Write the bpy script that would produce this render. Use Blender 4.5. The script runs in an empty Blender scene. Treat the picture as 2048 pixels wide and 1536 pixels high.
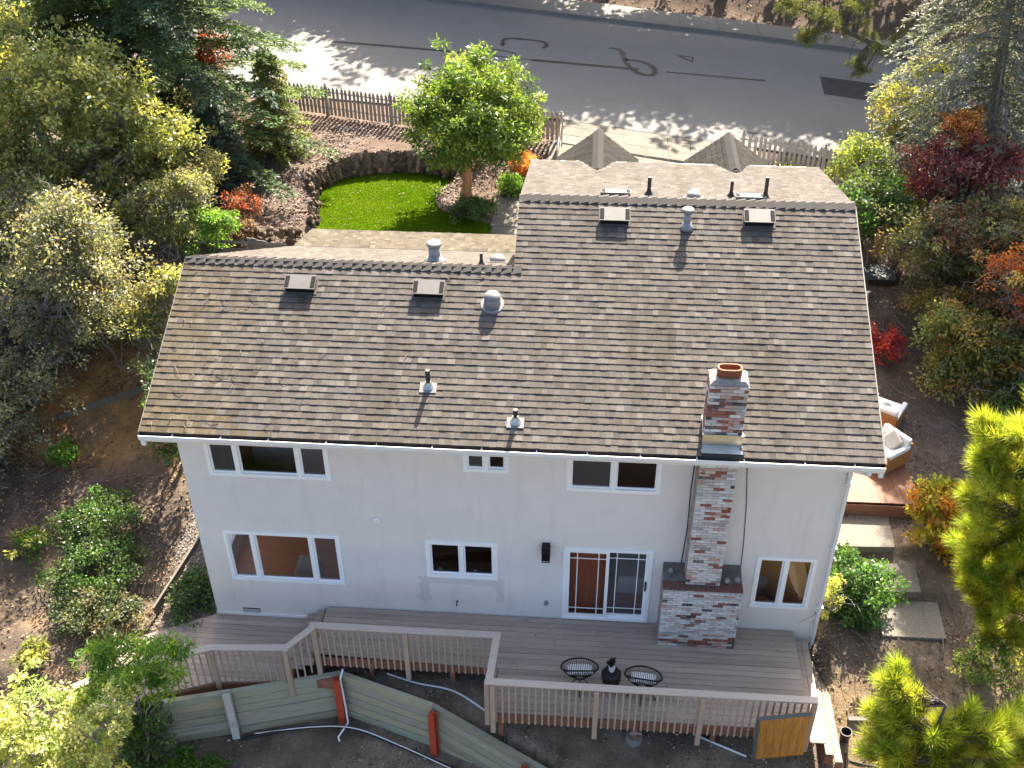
import bpy, math, random
import numpy as np
from mathutils import Matrix, Vector
random.seed(7)
RNG = np.random.default_rng(7)
SC = bpy.context.scene
COL = SC.collection

# ---------------------------------------------------------------- camera, sky, sun, exposure
cam_d = bpy.data.cameras.new('camera'); cam = bpy.data.objects.new('camera', cam_d); COL.objects.link(cam)
cam_d.sensor_width = 36.0; cam_d.lens = 2210.84 / 2048 * 36.0; cam_d.clip_start = 0.2; cam_d.clip_end = 800
_y, _t, _r = math.radians(-4.565), math.radians(36.419), math.radians(-0.4365)
_f = Vector((math.sin(_y) * math.cos(_t), math.cos(_y) * math.cos(_t), -math.sin(_t)))
_rt = Vector((math.cos(_y), -math.sin(_y), 0)); _up = _rt.cross(_f)
_R = _rt * math.cos(_r) + _up * math.sin(_r); _U = -_rt * math.sin(_r) + _up * math.cos(_r)
_m = Matrix((_R, _U, -_f)).transposed().to_4x4(); _m.translation = Vector((7.812, -16.040, 18.432))
cam.matrix_world = _m
SC.camera = cam

SUN_EL, SUN_AZ = math.radians(42.5), math.radians(10.5)      # azimuth from +y towards +x
world = bpy.data.worlds.new('World'); SC.world = world; world.use_nodes = True
wn = world.node_tree.nodes; wl = world.node_tree.links; wn.clear()
sky = wn.new('ShaderNodeTexSky'); sky.sky_type = 'NISHITA'; sky.sun_disc = False
sky.sun_elevation = SUN_EL; sky.sun_rotation = SUN_AZ; sky.air_density = 1.0; sky.dust_density = 4.5; sky.ozone_density = 1.0
bg = wn.new('ShaderNodeBackground'); bg.inputs['Strength'].default_value = 0.085
wo = wn.new('ShaderNodeOutputWorld'); wl.new(sky.outputs[0], bg.inputs[0]); wl.new(bg.outputs[0], wo.inputs[0])
sd = bpy.data.lights.new('sun', 'SUN'); sd.energy = 5.0; sd.angle = math.radians(0.5); sd.color = (1.0, 0.91, 0.77)
sun = bpy.data.objects.new('sun', sd); COL.objects.link(sun)
_sd = Vector((math.sin(SUN_AZ) * math.cos(SUN_EL), math.cos(SUN_AZ) * math.cos(SUN_EL), math.sin(SUN_EL)))
sun.rotation_euler = _sd.to_track_quat('Z', 'Y').to_euler(); sun.location = (10, 30, 40)
SC.view_settings.view_transform = 'Standard'; SC.view_settings.look = 'None'
SC.view_settings.gamma = 1.0; SC.view_settings.use_curve_mapping = False
SC.view_settings.exposure = 2.28
SC.cycles.max_bounces = 8; SC.cycles.diffuse_bounces = 4; SC.cycles.glossy_bounces = 3
SC.cycles.transmission_bounces = 4; SC.cycles.transparent_max_bounces = 8
SC.cycles.use_denoising = True
SC.cycles.sample_clamp_indirect = 6.0

# ---------------------------------------------------------------- mesh helpers
class MB:
    def __init__(self): self.v = []; self.f = []; self.c = []
    def add(self, vs, fs, col=None):
        n = len(self.v); self.v += [tuple(p) for p in vs]
        for q in fs:
            self.f.append(tuple(i + n for i in q)); self.c.append(col or (1, 1, 1))
        return self
    def box(self, c, s, rot=None, col=None):
        hx, hy, hz = s[0] / 2, s[1] / 2, s[2] / 2; c = Vector(c)
        vs = [Vector((x, y, z)) for x in (-hx, hx) for y in (-hy, hy) for z in (-hz, hz)]
        if rot is not None: vs = [rot @ p for p in vs]
        return self.add([p + c for p in vs], [(0, 1, 3, 2), (4, 6, 7, 5), (0, 4, 5, 1), (2, 3, 7, 6), (0, 2, 6, 4), (1, 5, 7, 3)], col)
    def bx(self, x0, x1, y0, y1, z0, z1, col=None):
        return self.box(((x0 + x1) / 2, (y0 + y1) / 2, (z0 + z1) / 2), (abs(x1 - x0), abs(y1 - y0), abs(z1 - z0)), None, col)
    def quad(self, a, b, c, d, col=None): return self.add([a, b, c, d], [(0, 1, 2, 3)], col)
    def prism(self, poly, z0, z1, col=None):
        n = len(poly)
        z0 = z0 if hasattr(z0, '__len__') else [z0] * n; z1 = z1 if hasattr(z1, '__len__') else [z1] * n
        vs = [(p[0], p[1], z0[i]) for i, p in enumerate(poly)] + [(p[0], p[1], z1[i]) for i, p in enumerate(poly)]
        fs = [tuple(range(n))[::-1], tuple(range(n, 2 * n))] + [(i, (i + 1) % n, (i + 1) % n + n, i + n) for i in range(n)]
        return self.add(vs, fs, col)
    def tube(self, pts, r, n=8, col=None, cap=True):
        pts = [Vector(p) for p in pts]; m = len(pts)
        rs = list(r) if hasattr(r, '__len__') else [r] * m
        vs = []; fs = []; prev = None
        for i, p in enumerate(pts):
            t = (pts[min(i + 1, m - 1)] - pts[max(i - 1, 0)])
            t = t.normalized() if t.length > 1e-9 else Vector((0, 0, 1))
            a = prev if prev is not None else (Vector((1, 0, 0)) if abs(t.x) < .8 else Vector((0, 1, 0)))
            a = (a - t * a.dot(t)).normalized(); prev = a; b = t.cross(a)
            for k in range(n):
                w = 2 * math.pi * k / n; vs.append(p + (a * math.cos(w) + b * math.sin(w)) * rs[i])
        for i in range(m - 1):
            for k in range(n):
                k2 = (k + 1) % n; fs.append((i * n + k, i * n + k2, (i + 1) * n + k2, (i + 1) * n + k))
        if cap: fs += [tuple(range(n))[::-1], tuple(range((m - 1) * n, m * n))]
        return self.add(vs, fs, col)
    def lathe(self, prof, c, n=20, col=None, rot=None, sx=1, sy=1):
        c = Vector(c); vs = []; fs = []; m = len(prof)
        for r, z in prof:
            for k in range(n):
                w = 2 * math.pi * k / n; p = Vector((r * math.cos(w) * sx, r * math.sin(w) * sy, z))
                vs.append((rot @ p if rot is not None else p) + c)
        for i in range(m - 1):
            for k in range(n):
                k2 = (k + 1) % n; fs.append((i * n + k, i * n + k2, (i + 1) * n + k2, (i + 1) * n + k))
        if prof[0][0] > 1e-6: fs.append(tuple(range(n))[::-1])
        if prof[-1][0] > 1e-6: fs.append(tuple(range((m - 1) * n, m * n)))
        return self.add(vs, fs, col)
    def mesh(self, name, mat, smooth=False):
        me = bpy.data.meshes.new(name); me.from_pydata(self.v, [], self.f)
        if mat: me.materials.append(mat)
        ca = me.color_attributes.new('Col', 'FLOAT_COLOR', 'CORNER')
        arr = np.ones((len(me.loops), 4), np.float32); k = 0
        for q, c in zip(self.f, self.c):
            arr[k:k + len(q), :3] = c; k += len(q)
        ca.data.foreach_set('color', arr.ravel())
        if smooth: me.polygons.foreach_set('use_smooth', [True] * len(me.polygons))
        me.update(); return me
    def build(self, name, mat, parent=None, smooth=False, bevel=0):
        o = bpy.data.objects.new(name, self.mesh(name, mat, smooth)); link(o, parent)
        if bevel:
            b = o.modifiers.new('bevel', 'BEVEL'); b.width = bevel; b.segments = 2; b.limit_method = 'ANGLE'
        return o

def link(o, parent=None):
    COL.objects.link(o)
    if parent is not None:
        o.parent = parent
        if parent.type == 'EMPTY': o.matrix_parent_inverse = Matrix.Translation(-parent.location)
    return o
def inst(name, me, parent, loc, rot=None):
    o = bpy.data.objects.new(name, me)
    o.location = loc
    if rot is not None: o.rotation_euler = rot
    return link(o, parent)
def tag(o, label=None, cat=None, group=None, kind=None):
    if label: o['label'] = label
    if cat: o['category'] = cat
    if group: o['group'] = group
    if kind: o['kind'] = kind
    return o
def thing(name, label, cat, loc, group=None):
    e = bpy.data.objects.new(name, None); e.location = loc; e.empty_display_size = .3; COL.objects.link(e)
    return tag(e, label, cat, group)
def npmesh(name, V, F, mat, C=None, smooth=False, cattr='Col'):
    """fast mesh from numpy: V (n,3), F (m,k) all k-gons, C (m,3) per face"""
    V = np.ascontiguousarray(V, np.float32); F = np.ascontiguousarray(F, np.int32)
    m, k = F.shape; me = bpy.data.meshes.new(name)
    me.vertices.add(len(V)); me.vertices.foreach_set('co', V.ravel())
    me.loops.add(m * k); me.loops.foreach_set('vertex_index', F.ravel())
    me.polygons.add(m); me.polygons.foreach_set('loop_start', np.arange(0, m * k, k, dtype=np.int32))
    if C is not None:
        ca = me.color_attributes.new(cattr, 'FLOAT_COLOR', 'CORNER')
        A = np.ones((m * k, 4), np.float32); A[:, :3] = np.repeat(C, k, axis=0); ca.data.foreach_set('color', A.ravel())
    me.materials.append(mat)
    if smooth: me.polygons.foreach_set('use_smooth', np.ones(m, bool))
    me.update(calc_edges=True); return me
def rz(a): return Matrix.Rotation(a, 3, 'Z')

# ---------------------------------------------------------------- procedural materials
def NT(name):
    m = bpy.data.materials.new(name); m.use_nodes = True; nt = m.node_tree
    return m, nt, nt.nodes['Principled BSDF']
def pm(name, c1, c2=None, scale=6.0, rough=0.75, bump=0.0, bscale=60.0, attr=False, spec=0.3, metal=0.0, stretch=None,
       c3=None, s3=1.0, t3=(.55, .7), detail=5.0, st3=None):
    m, nt, b = NT(name); N = nt.nodes; L = nt.links
    geo = N.new('ShaderNodeNewGeometry'); src = geo.outputs['Position']
    if stretch:
        mp = N.new('ShaderNodeMapping'); mp.inputs['Scale'].default_value = stretch; L.new(src, mp.inputs['Vector']); src = mp.outputs[0]
    def noise(s, d=detail):
        nonlocal src
        n = N.new('ShaderNodeTexNoise'); n.inputs['Scale'].default_value = s; n.inputs['Detail'].default_value = d
        n.inputs['Roughness'].default_value = .6; L.new(src, n.inputs['Vector']); return n.outputs[0]
    def mixc(f, a, bb, mode='MIX'):
        x = N.new('ShaderNodeMix'); x.data_type = 'RGBA'; x.blend_type = mode
        if isinstance(f, float): x.inputs[0].default_value = f
        else: L.new(f, x.inputs[0])
        for k, q in ((6, a), (7, bb)):
            if isinstance(q, tuple): x.inputs[k].default_value = (*q, 1)
            else: L.new(q, x.inputs[k])
        return x.outputs[2]
    def ramp(f, a, bb):
        r = N.new('ShaderNodeMapRange'); r.inputs[1].default_value = a; r.inputs[2].default_value = bb; L.new(f, r.inputs[0]); return r.outputs[0]
    out = c1
    if c2: out = mixc(ramp(noise(scale), .32, .68), c1, c2)
    if c3 and st3:
        mp3 = N.new('ShaderNodeMapping'); mp3.inputs['Scale'].default_value = st3; L.new(geo.outputs['Position'], mp3.inputs['Vector']); keep = src; src = mp3.outputs[0]
        out = mixc(ramp(noise(s3, 4.0), *t3), out, c3)
        src = keep
    elif c3: out = mixc(ramp(noise(s3, 3.0), *t3), out, c3)
    if attr:
        a = N.new('ShaderNodeVertexColor'); a.layer_name = 'Col'; out = mixc(1.0, out, a.outputs[0], 'MULTIPLY')
    if isinstance(out, tuple): b.inputs['Base Color'].default_value = (*out, 1)
    else: L.new(out, b.inputs['Base Color'])
    b.inputs['Roughness'].default_value = rough; b.inputs['Metallic'].default_value = metal; b.inputs['Specular IOR Level'].default_value = spec
    if bump:
        bp = N.new('ShaderNodeBump'); bp.inputs['Strength'].default_value = 1.0; bp.inputs['Distance'].default_value = bump
        L.new(noise(bscale, 6.0), bp.inputs['Height']); L.new(bp.outputs[0], b.inputs['Normal'])
    return m
def leafmat(name, trans=0.35, rough=0.45, spec=0.35, hue=(1, 1, 1)):
    m, nt, b = NT(name); N = nt.nodes; L = nt.links
    a = N.new('ShaderNodeVertexColor'); a.layer_name = 'Col'
    L.new(a.outputs[0], b.inputs['Base Color']); b.inputs['Roughness'].default_value = rough; b.inputs['Specular IOR Level'].default_value = spec
    tr = N.new('ShaderNodeBsdfTranslucent')
    mu = N.new('ShaderNodeMix'); mu.data_type = 'RGBA'; mu.blend_type = 'MULTIPLY'; mu.inputs[0].default_value = 1.0
    mu.inputs[7].default_value = (1.9 * hue[0], 1.75 * hue[1], .75 * hue[2], 1); L.new(a.outputs[0], mu.inputs[6]); L.new(mu.outputs[2], tr.inputs[0])
    mx = N.new('ShaderNodeMixShader'); mx.inputs[0].default_value = trans
    L.new(b.outputs[0], mx.inputs[1]); L.new(tr.outputs[0], mx.inputs[2]); L.new(mx.outputs[0], N['Material Output'].inputs[0])
    return m
def glassmat(name, tint=(.97, .98, .99), mesh=0.0):
    m, nt, b = NT(name); N = nt.nodes; L = nt.links; N.remove(b)
    t = N.new('ShaderNodeBsdfTransparent'); t.inputs[0].default_value = (*tint, 1)
    g = N.new('ShaderNodeBsdfGlossy'); g.inputs['Roughness'].default_value = .02
    fr = N.new('ShaderNodeFresnel'); fr.inputs[0].default_value = 1.6
    mx = N.new('ShaderNodeMixShader'); L.new(fr.outputs[0], mx.inputs[0]); L.new(t.outputs[0], mx.inputs[1]); L.new(g.outputs[0], mx.inputs[2])
    if mesh:
        df = N.new('ShaderNodeBsdfDiffuse'); df.inputs[0].default_value = (.30, .28, .29, 1); m2 = N.new('ShaderNodeMixShader'); m2.inputs[0].default_value = mesh
        L.new(mx.outputs[0], m2.inputs[1]); L.new(df.outputs[0], m2.inputs[2]); mx = m2
    L.new(mx.outputs[0], N['Material Output'].inputs[0]); return m

M = {}
M['stucco'] = pm('stucco', (.805, .762, .725), (.765, .725, .69), 1.8, .92, .014, 48, c3=(.71, .67, .635), s3=1.6, t3=(.54, .78), st3=(2.2, 1, .3))
M['stucco_side'] = pm('stucco_side', (.85, .81, .785), (.79, .755, .735), 1.2, .9, .004, 90)
M['stucco_new'] = pm('stucco_patch', (.66, .63, .615), (.61, .585, .57), 6, .9, .003, 90)
M['white'] = pm('white_paint', (.80, .80, .80), (.74, .74, .75), 5, .5)
M['vinyl'] = pm('white_vinyl', (.90, .90, .90), None, rough=.35)
M['gutter'] = pm('gutter_white', (.80, .80, .79), (.72, .71, .69), 3, .4)
M['gutin'] = pm('gutter_inside', (.05, .04, .035), (.09, .07, .05), 9, .9, .01, 40)
M['shingle'] = pm('asphalt_shingle', (.72, .72, .72), (1.02, 1.01, 1.0), 18, .93, .004, 160, attr=True, spec=.15, c3=(.66, .64, .58), s3=1.3, t3=(.5, .72), st3=(1.6, .22, .22))
M['ridge'] = pm('ridge_shingle', (0.1045, 0.0946, 0.0853), (0.0825, 0.0743, 0.0660), 8, .92, .003, 160, spec=.15)
M['deckroof'] = pm('roof_deck', (.05, .045, .04), None, rough=.95)
M['mortar'] = pm('mortar', (.30, .29, .28), (.22, .21, .20), 14, .95, .006, 80)
def brickmat():
    m = pm('painted_brick', (1, 1, 1), (.84, .83, .82), 26, .9, .005, 90, attr=True)
    nt = m.node_tree; N = nt.nodes; L = nt.links; b = N['Principled BSDF']; old = b.inputs['Base Color'].links[0].from_socket
    geo = N.new('ShaderNodeNewGeometry'); mp = N.new('ShaderNodeMapping'); mp.inputs['Scale'].default_value = (1, 1, 2.2); L.new(geo.outputs['Position'], mp.inputs[0])
    def layer(src, sc, lo, hi, col):       # flaked paint and lime bloom with shapes of their own
        n = N.new('ShaderNodeTexNoise'); n.inputs['Scale'].default_value = sc; n.inputs['Detail'].default_value = 5; n.inputs['Roughness'].default_value = .68; L.new(mp.outputs[0], n.inputs[0])
        r = N.new('ShaderNodeMapRange'); r.inputs[1].default_value = lo; r.inputs[2].default_value = hi; L.new(n.outputs[0], r.inputs[0])
        x = N.new('ShaderNodeMix'); x.data_type = 'RGBA'; L.new(r.outputs[0], x.inputs[0]); L.new(src, x.inputs[6]); x.inputs[7].default_value = (*col, 1); return x.outputs[2]
    o = layer(old, 5.5, .60, .66, (.30, .10, .06)); o = layer(o, 23, .58, .68, (.60, .57, .55)); o = layer(o, 14, .64, .72, (.20, .17, .16))
    L.new(o, b.inputs['Base Color']); return m
M['brick'] = brickmat()
M['crown'] = pm('chimney_crown', (0.2925, 0.2730, 0.2405), (0.1560, 0.1527, 0.1495), 22, .9, .01, 50)
M['clay'] = pm('clay_flue', (0.2520, 0.0900, 0.0420), (0.1980, 0.0660, 0.0300), 9, .7, .002, 60)
M['metal'] = pm('galvanised_metal', (.30, .31, .315), (.24, .245, .25), 10, .5, metal=.3)
M['flash'] = pm('flashing', (.45, .47, .46), (.36, .38, .34), 6, .3, metal=.8)
M['ventwhite'] = pm('painted_vent', (.23, .222, .21), (.20, .192, .18), 9, .5)
M['ventcap'] = pm('vent_cap', (.135, .125, .115), (.115, .108, .10), 6, .55)
M['rake'] = pm('rake_trim', (0.2940, 0.2800, 0.2590), (0.2520, 0.2380, 0.2170), 4, .7)
M['louver'] = pm('dark_louver', (.016, .016, .016), None, rough=.8, spec=.1)
M['pipe'] = pm('black_pipe', (0.0315, 0.0280, 0.0280), (0.0560, 0.0490, 0.0455), 12, .6)
M['glass'] = glassmat('window_glass')
M['screen'] = glassmat('insect_screen_glass', (.85, .85, .87), .18)
M['int_wall'] = pm('interior_wall', (.86, .83, .78), None, rough=.9)
M['int_dark'] = pm('interior_grey', (.16, .15, .16), None, rough=.9)
M['int_floor'] = pm('interior_floor', (.78, .33, .14), (.70, .28, .12), 4, .5, stretch=(1, 8, 1))
M['int_orange'] = pm('interior_orange_wall', (.82, .38, .08), None, rough=.8)
M['cloth'] = pm('white_cloth', (.78, .77, .75), (.70, .69, .68), 6, .9, .003, 90)
M['wood_lt'] = pm('light_wood', (.50, .36, .20), (.42, .29, .15), 5, .5, stretch=(2, 10, 2))
M['black'] = pm('black_metal', (.012, .012, .014), None, rough=.45)
M['blackcord'] = pm('black_cord', (.016, .016, .018), None, rough=.55)
M['deck'] = pm('deck_board', (.43, .345, .28), (.37, .295, .24), 5, .7, .0015, 120, stretch=(.6, 8, 4), c3=(.29, .235, .195), s3=.8, t3=(.5, .75), attr=True)
M['rail'] = pm('rail_paint', (.45, .335, .26), (.39, .29, .23), 3, .65, .001, 90, stretch=(1, 4, 1))
M['railtop'] = pm('rail_cap', (.55, .455, .375), (.48, .40, .33), 3, .65, .001, 90, stretch=(.6, 6, 1))
M['rim'] = pm('deck_rim', (.28, .13, .085), (.21, .10, .065), 4, .8, .002, 60)
M['stepwood'] = pm('pale_step', (.24, .205, .155), (.21, .175, .13), 4, .7, .0015, 90, stretch=(8, .8, 4))
M['sidedeck'] = pm('redwood_deck', (0.1890, 0.0840, 0.0420), (0.1470, 0.0630, 0.0315), 4, .6, .0015, 90, stretch=(8, .8, 4))
M['lag'] = pm('treated_board', (.40, .37, .29), (.33, .31, .245), 3.5, .88, .004, 60, stretch=(1.4, 1.4, 12), c3=(.26, .225, .175), s3=1.1, t3=(.56, .74), attr=True)
M['steel'] = pm('red_primer_steel', (.52, .085, .035), (.40, .06, .03), 8, .55, c3=(.20, .12, .08), s3=3.0, t3=(.6, .7))
M['steelw'] = pm('grey_painted_post', (.55, .53, .50), (.46, .45, .42), 7, .7, c3=(.3, .28, .25), s3=3.0, t3=(.6, .75))
M['pvc'] = pm('white_pvc', (.78, .78, .77), None, rough=.4)
M['hose'] = pm('black_hose', (.02, .02, .022), None, rough=.5)
M['picket'] = pm('picket_paint', (0.3450, 0.3075, 0.2700), (0.2850, 0.2550, 0.2250), 4, .8, .001, 60)
M['fenceboard'] = pm('weathered_board', (0.1920, 0.1600, 0.1320), (0.1360, 0.1160, 0.0960), 3, .9, .003, 60, stretch=(5, 5, .6))
M['asphalt'] = pm('asphalt', (.215, .204, .185), (.165, .157, .143), 26, .9, .008, 110, c3=(.178, .168, .152), s3=.6, t3=(.48, .66))
M['asphalt_new'] = pm('asphalt_patch', (0.0385, 0.0350, 0.0350), (0.0525, 0.0490, 0.0476), 3, .9, .004, 120)
M['tar'] = pm('tar_seal', (.022, .021, .022), None, rough=.6)
M['concrete'] = pm('concrete', (0.1560, 0.1410, 0.1140), (0.1350, 0.1230, 0.1020), 2, .9, .002, 80, c3=(0.1080, 0.0990, 0.0840), s3=.9, t3=(.52, .75))
M['curb'] = pm('kerb_concrete', (0.1860, 0.1767, 0.1581), (0.1550, 0.1457, 0.1333), 2, .9, .002, 80)
M['aggregate'] = pm('exposed_aggregate', (0.2550, 0.2250, 0.1875), (0.0975, 0.0863, 0.0750), 42, .9, .006, 60, detail=2.0)
M['stone'] = pm('field_stone', (0.1440, 0.1080, 0.0780), (0.0900, 0.0690, 0.0510), 5, .9, .01, 18, attr=True)
M['turf'] = pm('artificial_turf', (.057, .108, .003), (.046, .09, .003), 3.5, 1.0, .015, 130, c3=(.078, .12, .006), s3=.9, t3=(.45, .7), spec=.0)
M['grassblade'] = leafmat('grass_blade', .2, .9, .0)
M['soil'] = pm('soil', (1, 1, 1), (.62, .60, .58), 5, .95, .02, 22, attr=True, spec=.1, c3=(.7, .66, .62), s3=26, t3=(.5, .62))
M['leaf'] = leafmat('leaf', .48)
M['leafglossy'] = leafmat('leaf_glossy', .42, .42, .45)
M['needle'] = leafmat('needle', .4, .5, .3)
M['red_stand_in'] = pm('rust_stand_in', (.55, .17, .08), (.45, .13, .06), 5, .9, stretch=(30, 1, 1))
M['litter'] = leafmat('litter', .15, .7, .25, (.6, .6, 1))
M['bark'] = pm('bark', (0.1125, 0.0900, 0.0750), (0.0600, 0.0488, 0.0413), 9, .95, .02, 24, stretch=(1, 1, .35))
M['barkgrey'] = pm('bark_grey', (0.2700, 0.2513, 0.2325), (0.1650, 0.1500, 0.1425), 9, .95, .015, 24, stretch=(1, 1, .4))
M['barktan'] = pm('bark_tan', (0.3750, 0.2250, 0.1125), (0.2550, 0.1425, 0.0675), 7, .8, .012, 20, stretch=(1, 1, .3))
M['twig'] = pm('twig', (0.2100, 0.1820, 0.1540), (0.1400, 0.1190, 0.1050), 9, .9)
M['pot'] = pm('black_plastic', (.03, .028, .027), None, rough=.5)
M['binlid'] = pm('bin_lid', (.05, .056, .064), (.042, .047, .053), 5, .6)
M['gatewood'] = pm('stained_gate_board', (.52, .24, .05), (.36, .15, .03), 4, .6, .0015, 80, stretch=(6, 1, .8), c3=(.22, .10, .04), s3=3.0, t3=(.6, .75))
M['wicker'] = pm('orange_wicker', (0.3840, 0.1760, 0.0560), (0.3040, 0.1280, 0.0400), 30, .7, .003, 90)
M['rustmetal'] = pm('grey_frame', (.10, .11, .105), None, rough=.6)
M['stripe'] = None
def stripemat():
    m, nt, b = NT('striped_fabric'); N = nt.nodes; L = nt.links
    tc = N.new('ShaderNodeTexCoord'); sx = N.new('ShaderNodeSeparateXYZ'); L.new(tc.outputs['Object'], sx.inputs[0])
    w = N.new('ShaderNodeMath'); w.operation = 'MULTIPLY'; w.inputs[1].default_value = 2 * math.pi / .036; L.new(sx.outputs[0], w.inputs[0])
    s = N.new('ShaderNodeMath'); s.operation = 'SINE'; L.new(w.outputs[0], s.inputs[0])
    g = N.new('ShaderNodeMath'); g.operation = 'GREATER_THAN'; g.inputs[1].default_value = .35; L.new(s.outputs[0], g.inputs[0])
    x = N.new('ShaderNodeMix'); x.data_type = 'RGBA'; x.inputs[6].default_value = (.82, .82, .82, 1); x.inputs[7].default_value = (.05, .05, .06, 1)
    L.new(g.outputs[0], x.inputs[0]); L.new(x.outputs[2], b.inputs['Base Color']); b.inputs['Roughness'].default_value = .9
    return m
M['stripe'] = stripemat()
# ================================================================ the ground
NEAR = ([-40, -15, -1.75, 6.69, 8.03, 9.67, 12.04, 15.7, 22, 45], [26.5, 22.6, 20.36, 19.0, 18.58, 18.08, 17.44, 16.2, 13.8, 5.5])
FAR = ([-40, -15, .57, 9.13, 12.8, 17.4, 45], [43.5, 36.2, 31.35, 28.73, 27.7, 26.1, 16.5])
FARW = ([-40, -15, .57, 6.64, 9.14, 12.92, 17.55, 45], [45.2, 37.9, 33.1, 31.4, 30.5, 29.3, 27.5, 17.9])
RW = ([-2.2, -.5, .9, 3.02, 5.05, 7.36, 9.6], [-3.2, -2.47, -2.05, -1.42, -2.12, -3.05, -4.2])
LAWN = [(-.3, 8.6), (-.3, 12), (-.5, 13.4), (-.76, 14.7), (-.4, 15.5), (.1, 15.95), (.9, 16.25), (1.65, 16.4), (2.6, 16.35), (3.5, 16.1),
        (3.6, 15.6), (3.15, 15.0), (3.1, 14.4), (3.35, 13.8), (4.1, 13.4), (5.0, 13.0), (5.0, 8.6)]
def inpoly(x, y, P):
    x = np.asarray(x, float); y = np.asarray(y, float); r = np.zeros(x.shape, bool); n = len(P)
    for i in range(n):
        x1, y1 = P[i]; x2, y2 = P[(i + 1) % n]
        c = ((y1 > y) != (y2 > y)); d = (y2 - y1) if y2 != y1 else 1e-9
        r ^= c & (x < (x2 - x1) * (y - y1) / d + x1)
    return r
def sst(t): t = np.clip(t, 0, 1); return t * t * (3 - 2 * t)
def hz(x, y):
    x = np.asarray(x, float); y = np.asarray(y, float)
    Lz = np.interp(y, [-30, -6, -3.4, -1.6, 0, 3, 6, 9, 12, 16, 18.5, 60], [-6, -2.6, -1.45, -.3, -.02, .6, 1.35, 2.2, 2.95, 3.42, 3.52, 3.52])
    Lz = Lz + .07 * np.clip(-3 - x, 0, 12) * sst((y + 1) / 4) * sst((17 - y) / 4)
    Rz = np.interp(y, [-30, -6, -3, -1.5, -.2, .95, 1.1, 2.0, 2.15, 3.3, 6, 9, 11.5, 14, 16, 60], [-5, -1.5, -.6, -.05, .39, .44, .62, .69, .87, .95, 1.4, 1.95, 2.4, 3.05, 3.48, 3.52])
    Rz = Rz + .08 * np.clip(x - 17, 0, 15) * sst((15 - y) / 5) * sst((y + 4) / 4)
    w = sst((x - 3) / 8)
    z = Lz * (1 - w) + Rz * w
    # yard terrace under the deck, held by the lagging wall
    Uz = np.interp(y, [-5, -2.6, 0, .5], [-.62, -.42, -.1, -.1])
    u = sst((x + 2.3) / .5) * sst((13.2 - x) / .6) * (y < .6)
    z = z * (1 - u) + Uz * u
    yw = np.interp(x, *RW)
    low = -1.32 - .28 * np.clip(yw - y, 0, 20) - .06 * np.clip(1 - x, 0, 4)
    lo = sst((yw + .24 - y) / .12) * sst((x + 2.4) / .5) * sst((8.6 - x) / 1.2)
    z = z * (1 - lo) + low * lo
    # front yard
    fy = (x > -1.2) & (x < 6.5) & (y > 7.5) & (y < 18)
    bed = 3.42 + .04 * (y - 15)
    east = 2.84 + .68 * sst((y - 14.9) / 2.0)
    a = sst((x - 2.75) / .3)
    fz = bed * (1 - a) + east * a
    fz = np.where(y < 12.0, 2.8, fz)
    fz = np.where((x < -.3), np.maximum(Lz, 2.8), fz)
    fz = np.where(inpoly(x, y, LAWN), 2.78, fz)
    z = np.where(fy, fz, z)
    # drive in front of the right hand block
    dr = (x >= 6.5) & (x < 13) & (y > 7.5) & (y < 17.6)
    z = np.where(dr, 3.0 + .55 * sst((y - 9) / 8.0), z)
    # street bed and the bank beyond
    yn = np.interp(x, *NEAR); yf = np.interp(x, *FARW)
    s = sst((y - yn + .9) / .8)
    z = z * (1 - s) + 3.54 * s
    b = np.clip(y - yf - .15, 0, 60)
    z = z + .34 * b * sst(b / 2.0)
    return z
def hz1(x, y): return float(hz(np.array([x]), np.array([y]))[0])
def nz(x, y, s, seed):
    r = np.random.default_rng(seed); o = 0
    for k in range(5):
        a, b, p, q = r.normal(0, s, 2).tolist() + r.uniform(0, 6.28, 2).tolist()
        o = o + np.sin(x * a + y * b + p) * np.cos(y * a * .8 - x * b + q)
    return o / 2.2
def hard(x, y):      # 1 where the surface stays smooth (under lawn, paving, street)
    h = inpoly(x, y, LAWN) | ((x > 6.5) & (x < 13) & (y > 7.5) & (y < 17.6))
    return h | (y > np.interp(x, *NEAR) - .3) & (y < np.interp(x, *FARW) + .3)
def axis(segs):
    a = []
    for lo, hi, st in segs: a += list(np.arange(lo, hi, st))
    return np.array(a + [segs[-1][1]])
gx = axis([(-70, -12, 2.0), (-12, -6, .3), (-6, 18, .12), (18, 26, .3), (26, 90, 2.5)])
gy = axis([(-30, -6, 1.5), (-6, -3.6, .3), (-3.6, 18, .12), (18, 36, .5), (36, 120, 4.0)])
GX, GY = np.meshgrid(gx, gy, indexing='xy'); ZZ = hz(GX, GY)
rough = np.where(hard(GX, GY), 0, 1)
ZZ = ZZ + rough * (.03 * nz(GX, GY, 2.2, 1) + .022 * nz(GX, GY, 6, 2) + .014 * nz(GX, GY, 15, 3))
nxp, nyp = len(gx), len(gy)
V = np.stack([GX, GY, ZZ], -1).reshape(-1, 3)
ii = (np.arange(nyp - 1)[:, None] * nxp + np.arange(nxp - 1)[None, :]).ravel()
Fq = np.stack([ii, ii + 1, ii + 1 + nxp, ii + nxp], -1)
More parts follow.
